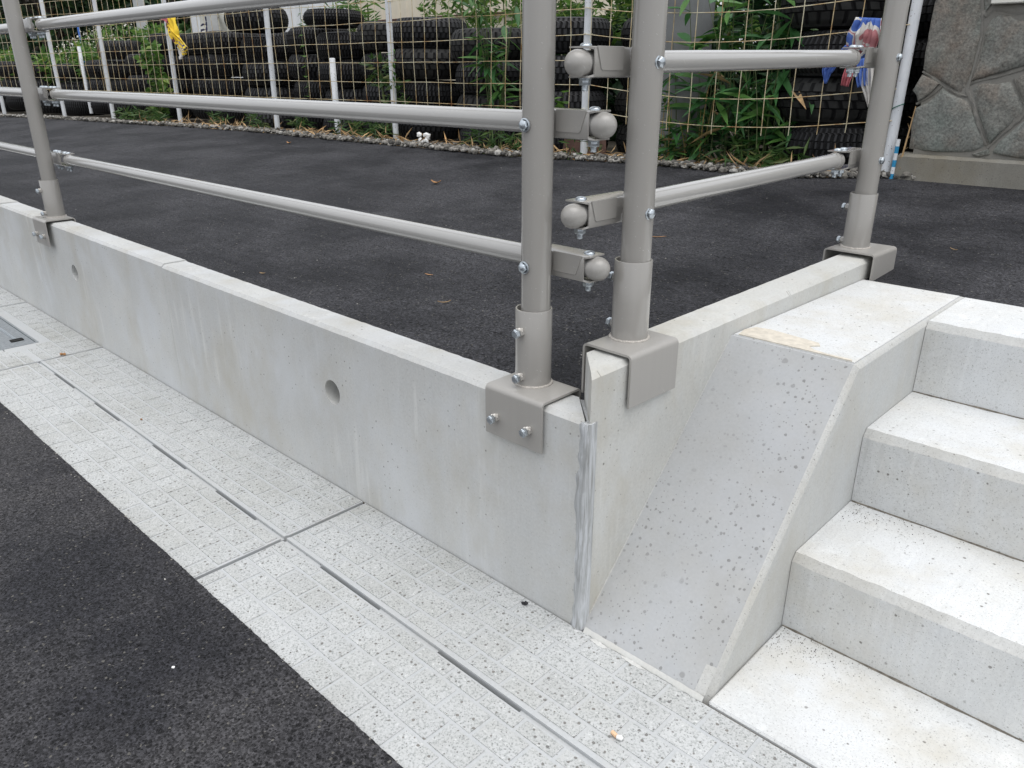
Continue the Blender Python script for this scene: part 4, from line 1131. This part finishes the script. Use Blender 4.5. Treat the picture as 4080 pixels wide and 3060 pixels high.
def bamboo(label, cx, cy, sx, sy, nst, hmin, hmax, nleaf, lsize, zlow=.15, light=.25, avoid=None):
    z0 = lotz(edge_y(cx))-.03
    root = thing('bamboo_plant', label, 'bamboo', (cx, cy, z0))
    mb = MB(); nodes = []
    for i in range(nst):
        x, y = cx+random.gauss(0, sx*.6), cy+random.gauss(0, sy*.5); h = rr(hmin, hmax); lx, ly = random.gauss(0, .10), random.gauss(-.03, .07)
        ps = [Vector((x+lx*t*t*h, y+ly*t*t*h, z0+h*t)) for t in (0, .25, .5, .75, 1)]
        mb.tube(ps, [.0035, .0032, .0028, .002, .0012], 5)
        for k in range(8):
            t = rr(zlow, 1); nodes.append(ps[int(t*4) if t < 1 else 3].lerp(ps[min(4, int(t*4)+1)], (t*4) % 1))
    part(mb, 'stem', M['cane'] if random.random() < .3 else M['stem'], root, smooth=60, fix=False)
    for i in range(nleaf):
        p = random.choice(nodes); a = rr(0, 6.283); el = rr(-.7, .5)
        d = Vector((math.cos(a)*math.cos(el), math.sin(a)*math.cos(el)*.8-.2, math.sin(el))).normalized()
        q = d.to_track_quat('Y', 'Z') @ Matrix.Rotation(rr(-.6, .6), 3, 'Y').to_quaternion()
        me = BLD if random.random() < .04 else (BL[2] if random.random() < light else random.choice(BL[:2]))
        link('leaf', me, root, p-Vector((cx, cy, z0)), q, rr(*lsize))
    return root
def leaf_cloud(n, spot, size, asp=.45):
    mb = MB()
    for _ in range(n):
        p = Vector(spot()); s = rr(*size)
        d = Vector((random.gauss(0, 1), random.gauss(0, 1), random.gauss(-.1, .6))).normalized(); u = d.orthogonal().normalized()
        u = (Matrix.Rotation(rr(0, 6.28), 3, d) @ u); v = d.cross(u)
        mb.add([p, p+d*s*.5+u*s*asp*.5, p+d*s+v*s*.12, p+d*s*.5-u*s*asp*.5], [(0, 1, 2), (0, 2, 3)])
    return mb
def blob_spot(cs):
    def f():
        c, r = random.choice(cs); 
        while True:
            v = Vector((rr(-1, 1), rr(-1, 1), rr(-1, 1)))
            if v.length < 1: break
        v = v.normalized()*(v.length**.45)
        return (c[0]+v.x*r[0], c[1]+v.y*r[1], c[2]+v.z*r[2])
    return f
def bush(label, x, y, z0, cs, n, size, mat, asp=.45, flowers=0, cat='bush'):
    root = thing('bush', label, cat, (x, y, z0)); mb = MB()
    for c, r in cs:
        mb.tube([(x+.3*(c[0]-x), y+.3*(c[1]-y), z0), (x+.7*(c[0]-x), c[1], z0+.6*(c[2]-z0)), c], [.012, .009, .004], 6)
    part(mb, 'stem', M['stem'], root, fix=False)
    part(leaf_cloud(n, blob_spot(cs), size, asp), 'foliage', M[mat], root, fix=False)
    if flowers: fo = part(leaf_cloud(flowers, blob_spot([((c[0], c[1]-.05, c[2]+.03), (r[0]*1.05, r[1]*1.05, r[2]*1.05)) for c, r in cs]), (.015, .03), .9), 'flowers', M['flower'], root, fix=False); fo['kind'] = 'stuff'
    return root
bamboo('dense dark green bamboo grass clump between the concrete pole and the tyres', -1.06, 2.79, .26, .10, 34, .35, 1.05, 290, (.14, .25))
bush('dark leafy thicket in the shade behind the bamboo clump', -1.1, 3.25, .1, [((-1.25, 3.3, .9), (.22, .16, .35)), ((-1.2, 3.25, .4), (.25, .15, .3)), ((-1.05, 3.4, 1.0), (.3, .2, .35)), ((-1.05, 3.4, .5), (.3, .2, .35))], 1500, (.07, .14), 'leaf_tree', .35)
bamboo('low bamboo shoots spreading at the foot of the concrete pole', -1.36, 2.69, .13, .06, 12, .15, .50, 70, (.10, .19), .3, .45)
bamboo('tall thin bamboo growing up between two tyre stacks near the railing post', -2.78, 2.68, .12, .05, 11, .75, 1.2, 130, (.10, .20), .3, .5)
bush('bright green fern-like bush above the tyres left of the railing corner post', -3.6, 3.75, .2, [((-4.25, 3.7, 1.10), (.38, .25, .28)), ((-3.75, 3.75, 1.15), (.4, .3, .3)), ((-3.2, 3.7, 1.12), (.4, .3, .32)), ((-2.75, 3.65, 1.08), (.35, .25, .3))], 2600, (.05, .11), 'leaf_bush', .28)
bush('tall dark shrub mass behind the concrete pole and the tyres', -.6, 4.9, .1, [((-2.7, 4.2, .5), (.7, .3, .6)), ((-3.6, 4.3, .5), (.6, .3, .5)), ((-2.2, 4.9, .9), (.7, .4, .8)), ((-1.2, 4.9, .9), (.7, .4, .9)), ((-.2, 4.9, .9), (.7, .4, .9)), ((.7, 4.9, .9), (.7, .4, .9)), ((-.5, 4.3, .8), (.6, .2, .8))], 11500, (.09, .18), 'leaf_tree', .5)
bush('leafy green bush filling the gap above the tyres by the corner fence post', -1.9, 4.0, .2, [((-2.3, 3.95, 1.15), (.4, .25, .3)), ((-1.7, 4.0, 1.15), (.5, .3, .35)), ((-1.0, 4.05, 1.2), (.6, .3, .4))], 2200, (.05, .10), 'leaf_bush', .4)
bush('spiky yellow green grass tuft growing on top of the tyres by the white shed', -5.75, 3.45, .95, [((-5.8, 3.45, 1.02), (.25, .15, .10)), ((-5.5, 3.5, 1.08), (.2, .15, .14))], 420, (.08, .16), 'leaf_bush', .12)
bush('thin bamboo twig rising in front of the white ribbed shed', -5.45, 3.7, .9, [((-5.45, 3.7, 1.2), (.22, .1, .16))], 60, (.10, .17), 'leaf_bamboo2', .16)
bush('climbing green plant on the mesh between the far white posts', -7.75, 2.58, .14, [((-7.8, 2.62, .75), (.16, .06, .16)), ((-7.72, 2.62, .5), (.18, .06, .2)), ((-7.8, 2.62, .28), (.15, .06, .14))], 520, (.05, .10), 'leaf_bush', .6)
bush('white flowering weeds behind the far fence posts', -11.3, 3.5, .4, [((-11.2, 3.4, .92), (.45, .3, .20)), ((-10.7, 3.5, 1.0), (.35, .3, .22)), ((-11.9, 3.4, .82), (.4, .3, .16))], 800, (.05, .10), 'leaf_bush', .3, 700)
bush('pale green weeds beside the leftmost fence post', -12.6, 2.7, .15, [((-12.7, 2.7, .72), (.45, .25, .18)), ((-13.6, 2.6, .6), (.6, .3, .3)), ((-14.8, 2.4, .5), (.7, .3, .4))], 1300, (.06, .12), 'leaf_bush', .3, 60)
def weed(label, spots, n, size, mat, asp=.16):
    n = int(n*1.7); c = spots[0]; root = thing('weed', label, 'weed', c)
    part(leaf_cloud(n, blob_spot([((x, y, z+.06), (.13, .05, .09)) for x, y, z in spots]), size, asp), 'foliage', M[mat], root, fix=False)
def gz(x, dy): return (x, edge_y(x)+dy, lotz(edge_y(x))-.02)
bush('leafy twigs poking through the mesh in the middle bay', -3.95, 2.72, .2, [((-4.0, 2.7, .62), (.14, .05, .12)), ((-3.85, 2.7, .45), (.14, .05, .14))], 150, (.05, .11), 'leaf_weed', .3)
bush('bright green undergrowth between the far left fence posts', -10.4, 2.95, .1, [((-10.3, 2.85, .72), (.35, .1, .18)), ((-11.2, 2.7, .66), (.4, .1, .2)), ((-9.1, 3.3, 1.0), (.5, .15, .12)), ((-12.2, 2.55, .6), (.4, .1, .25))], 1500, (.06, .13), 'leaf_bush', .35)
weed('green weeds growing at the foot of the bamboo clump', [gz(-1.35, .16), gz(-1.0, .14), gz(-.78, .16)], 190, (.05, .13), 'leaf_weed')
weed('weeds and grass in the gravel between two middle tyre stacks', [gz(-4.15, .28), gz(-3.9, .22), gz(-4.4, .3)], 170, (.05, .11), 'leaf_weed')
weed('weeds in the gravel under the climbing plant', [gz(-7.7, .25), gz(-7.4, .25), gz(-8.0, .25)], 220, (.06, .13), 'leaf_weed')
weed('mixed weeds at the base of the thin tall bamboo', [gz(-2.85, .26), gz(-2.65, .22), gz(-2.45, .22)], 170, (.05, .12), 'leaf_weed')
weed('sparse weeds in front of the leaning rusty plate', [gz(-1.95, .13), gz(-2.3, .2)], 70, (.04, .09), 'leaf_weed')
weed('weeds low in the mesh near the broken post stub', [gz(-5.0, .25), gz(-5.7, .25), gz(-6.3, .25)], 170, (.05, .11), 'leaf_weed')
mb = leaf_cloud(950, lambda: (lambda x: (x, edge_y(x)+rr(.02, .26), lotz(edge_y(x))+rr(.002, .03)))(-.5-random.random()**1.3*7), (.04, .13), .10)
struct(mb, 'dead_leaf_litter', M['straw'], kind='stuff', fix=False)
# vine on the mesh
vn = thing('vine', 'thin vine with heart shaped leaves climbing the fence mesh', 'vine', (-4.72, 2.53, .42))
vp = [Vector((-4.72+.02*nz(i, 1, 0, .7)-.012*i*.3, 2.525, .43+.075*i)) for i in range(10)]
part(MB().tube(vp, .0018, 5), 'stem', M['stem'], vn, fix=False)
HL = mesh_of(MB().add([(0, 0, 0), (.45, .35, .05), (.35, .8, .02), (0, 1.2, 0), (-.35, .8, .02), (-.45, .35, .05), (0, .5, -.04)], [(0, 1, 6), (1, 2, 6), (2, 3, 6), (3, 4, 6), (4, 5, 6), (5, 0, 6)]), 'vine_leaf', M['leaf_bush'], fix=False)
for i, p in enumerate(vp):
    for s_ in (-1, 1):
        d = Vector((s_*rr(.3, 1), -.6, rr(-.8, .1))).normalized()
        link('leaf', HL, vn, p-vn.location, d.to_track_quat('Y', 'Z'), rr(.022, .038))
def small_plant(label, x, y, z, n, s, me):
    r = thing('small_plant', label, 'plant', (x, y, z)); mb = MB().tube([(x, y, z), (x+.01, y-.01, z+.12), (x+.03, y-.02, z+.26)], .0022, 5)
    part(mb, 'stem', M['stem'], r, fix=False)
    for i in range(n):
        t = (i+1)/n; d = Vector((rr(-1, 1), -.5, rr(-.3, .5))).normalized()
        link('leaf', me, r, (.03*t, -.02*t, .26*t), d.to_track_quat('Y', 'Z'), rr(*s))
small_plant('broad leaved green seedling at the mesh by the corner fence post', -2.16, 2.62, .24, 11, (.05, .085), HL)
small_plant('young leafy plant between stacked tyres behind the mesh middle', -3.75, 2.63, .50, 12, (.05, .10), BL[2])

# trees far left
def tree(label, x, y, h, cr, n, mat, size=(.12, .26), low=.25):
    z0 = .05; root = thing('tree', label, 'tree', (x, y, z0)); mb = MB()
    mb.tube([(x, y, z0), (x+.05, y, z0+h*.3), (x-.04, y+.05, z0+h*.6), (x, y, z0+h*.9)], [.16, .13, .09, .03], 9)
    cs = [((x, y, z0+h*.62), (cr*.8, cr*.8, h*.36))]
    for k in range(11):
        a = k*2.4; l = cr*rr(.5, .9); zz = h*rr(low, .8); b = Vector((x, y, z0+h*rr(.2, .5))); e = Vector((x+l*math.cos(a), y+l*math.sin(a), z0+zz))
        mb.tube([b, b.lerp(e, .5)+Vector((0, 0, .1)), e], [.05, .035, .012], 6)
        cs.append((e, (cr*rr(.3, .5), cr*rr(.3, .5), h*rr(.10, .17))))
    part(mb, 'trunk', M['bark'], root, smooth=60, fix=False)
    part(leaf_cloud(n, blob_spot(cs), size, .5), 'crown', M[mat], root, fix=False)
tree('large dark leafy tree hanging low behind the far railing post', -17.0, 4.6, 4.2, 2.2, 5200, 'leaf_tree', low=.12)
tree('dark broadleaf tree left of the square grey post', -18.0, 7.2, 4.5, 2.3, 5200, 'leaf_tree', low=.12)
tree('light green drooping tree between the far posts', -15.6, 6.2, 3.4, 1.3, 2400, 'leaf_tree2', (.12, .24), .2)
tree('dense dark tree beside the white shed corner', -16.2, 8.8, 4.5, 2.2, 4800, 'leaf_tree', low=.12)
tree('tall dark background tree behind the other trees', -23, 8.0, 6, 3.4, 4200, 'leaf_tree', (.2, .4), .1)
tree('broad dark tree closing the view past the far end of the lot', -24, 3.0, 6, 3.2, 4200, 'leaf_tree', (.2, .4), .08)
tree('dark shrubby tree behind the shed gap', -14.2, 8.2, 3.6, 1.5, 2600, 'leaf_tree', (.12, .24), .1)
mb = leaf_cloud(5000, lambda: (-27+rr(-1, 1), rr(-4, 16), rr(0, 3.4)), (.3, .6), .6)
for _ in range(3500):
    pass
mb2 = leaf_cloud(3000, lambda: (rr(-27, -13), 12.5+rr(-.6, .6), rr(0, 3.2)), (.25, .5), .6)
o = len(mb.v); mb.v += mb2.v; mb.f += [tuple(i+o for i in f) for f in mb2.f]
struct(mb, 'far_hedge', M['leaf_tree'], kind='stuff', fix=False)

# ------------------------------------------------------------------ litter
def leaf_bit(label, x, y, z, s, ang, mat, curl=.3, asp=.25, name='fallen_leaf', cat='leaf'):
    vs = []; n = 7
    for i in range(n):
        t = i/(n-1); w = asp*math.sin(math.pi*(.08+.88*t))
        for j in (-1, 0, 1): vs.append(Vector(((t-.5), j*w*.5, .02+curl*((t-.5)**2)+.10*abs(j)*curl))*s)
    rot = Matrix.Rotation(ang, 3, 'Z')
    mb = MB().add([rot @ v + Vector((x, y, z)) for v in vs], [(i*3+j, i*3+j+1, i*3+j+4, i*3+j+3) for i in range(n-1) for j in range(2)])
    o = single(mb, name, M[mat], label, cat, (x, y, z), smooth=80)
    md = o.modifiers.new('t', 'SOLIDIFY'); md.thickness = .0008
    return o
leaf_bit('curled brown leaf in the middle of the parking lot asphalt', -2.07, 1.536, lotz(1.536)+.002, .055, .4, 'leaf_dry', .9, .5)
leaf_bit('orange dry blade lying behind the side railing post', -.53, 1.245, lotz(1.245)+.001, .065, .75, 'leaf_dry', .15, .10)
leaf_bit('tan straw bit on the asphalt near the lower front rail', -.87, .457, lotz(.457)+.001, .034, .2, 'leaf_dry', .2, .2)
leaf_bit('thin pale straw on the asphalt close to the front wall', -.62, .30, lotz(.30)+.001, .040, 1.0, 'straw', .5, .06, 'straw_bit', 'straw')
leaf_bit('small dry leaf on the asphalt along the wall top', -1.36, .14, lotz(.14)+.001, .022, .5, 'straw', .4, .3)
leaf_bit('yellow straw on the dark asphalt beyond the landing', .34, 1.62, lotz(1.62)+.001, .035, -.6, 'straw', .3, .08, 'straw_bit', 'straw')
leaf_bit('pale chip on the asphalt right of the last railing post', .62, 1.86, lotz(1.86)+.001, .022, .3, 'straw', .5, .5, 'paper_chip', 'chip')
leaf_bit('brown leaf scrap near the gravel edge of the lot', -4.3, 2.05, lotz(2.05)+.002, .05, .1, 'leaf_dry', .8, .4)
mb = MB()
for k in range(7):
    p = Vector((-3.30+rr(-.05, .05), 2.50+rr(-.02, .02), .165+rr(0, .045))); mb.add([p+Vector((v.x*.03*rr(.6, 1.3), v.y*.012, v.z*.025*rr(.5, 1.3))) for v in IV], IF)
single(mb, 'plastic_scrap', M['litter_white'], 'crumpled white plastic scrap on the gravel edge', 'litter', (-3.3, 2.5, .16), fix=False)
bt = thing('cigarette_butt', 'crushed tan and white cigarette butt on the gutter paving', 'cigarette butt', (.436, -.25, GZ))
part(MB().tube([(.424, -.249, GZ+.0045), (.436, -.2515, GZ+.0045)], .0040, 12), 'filter', M['tan'], bt, smooth=50)
part(MB().tube([(.4365, -.2517, GZ+.0042), (.443, -.250, GZ+.0050), (.447, -.2495, GZ+.0040)], [.0040, .0048, .0036], 9), 'paper', M['litter_white'], bt, smooth=50)
def bit(label, x, y, mat, s, name, cat):
    mb = MB()
    for k in range(4):
        p = Vector((x+rr(-s, s), y+rr(-s*.6, s*.6), GZ+.003+rr(0, .003))); mb.add([p+v*rr(.4, .8)*s for v in IV], IF)
    single(mb, name, M[mat], label, cat, (x, y, GZ), fix=False)
bit('small black debris lump on the paving near the wall corner', .064, -.090, 'black_bit', .007, 'debris_lump', 'debris')
bit('tiny brown debris on the paving joint by the access cover', -2.436, -.225, 'leaf_dry', .010, 'debris_lump', 'debris')
bit('rusty brown speck on the gutter bricks halfway along the wall', -1.541, -.27, 'leaf_dry', .005, 'debris_lump', 'debris')
PEB = {.0055: 'larger pale pebble lying on the dark road asphalt', .004: 'tiny white speck of stone on the road asphalt near the paving', .0035: 'smallest pale chip lying on the road asphalt'}
for (x, y, s) in ((.03, -.78, .0055), (.26, -.70, .004), (-.30, -.72, .0035)):
    mb = MB(); pebbles(mb, 1, lambda: (x, y, -.4735), lambda: s)
    single(mb, 'pebble', M['litter_white'], PEB[s], 'pebble', (x, y, -.4745), 'pale pebbles on the road', fix=False)
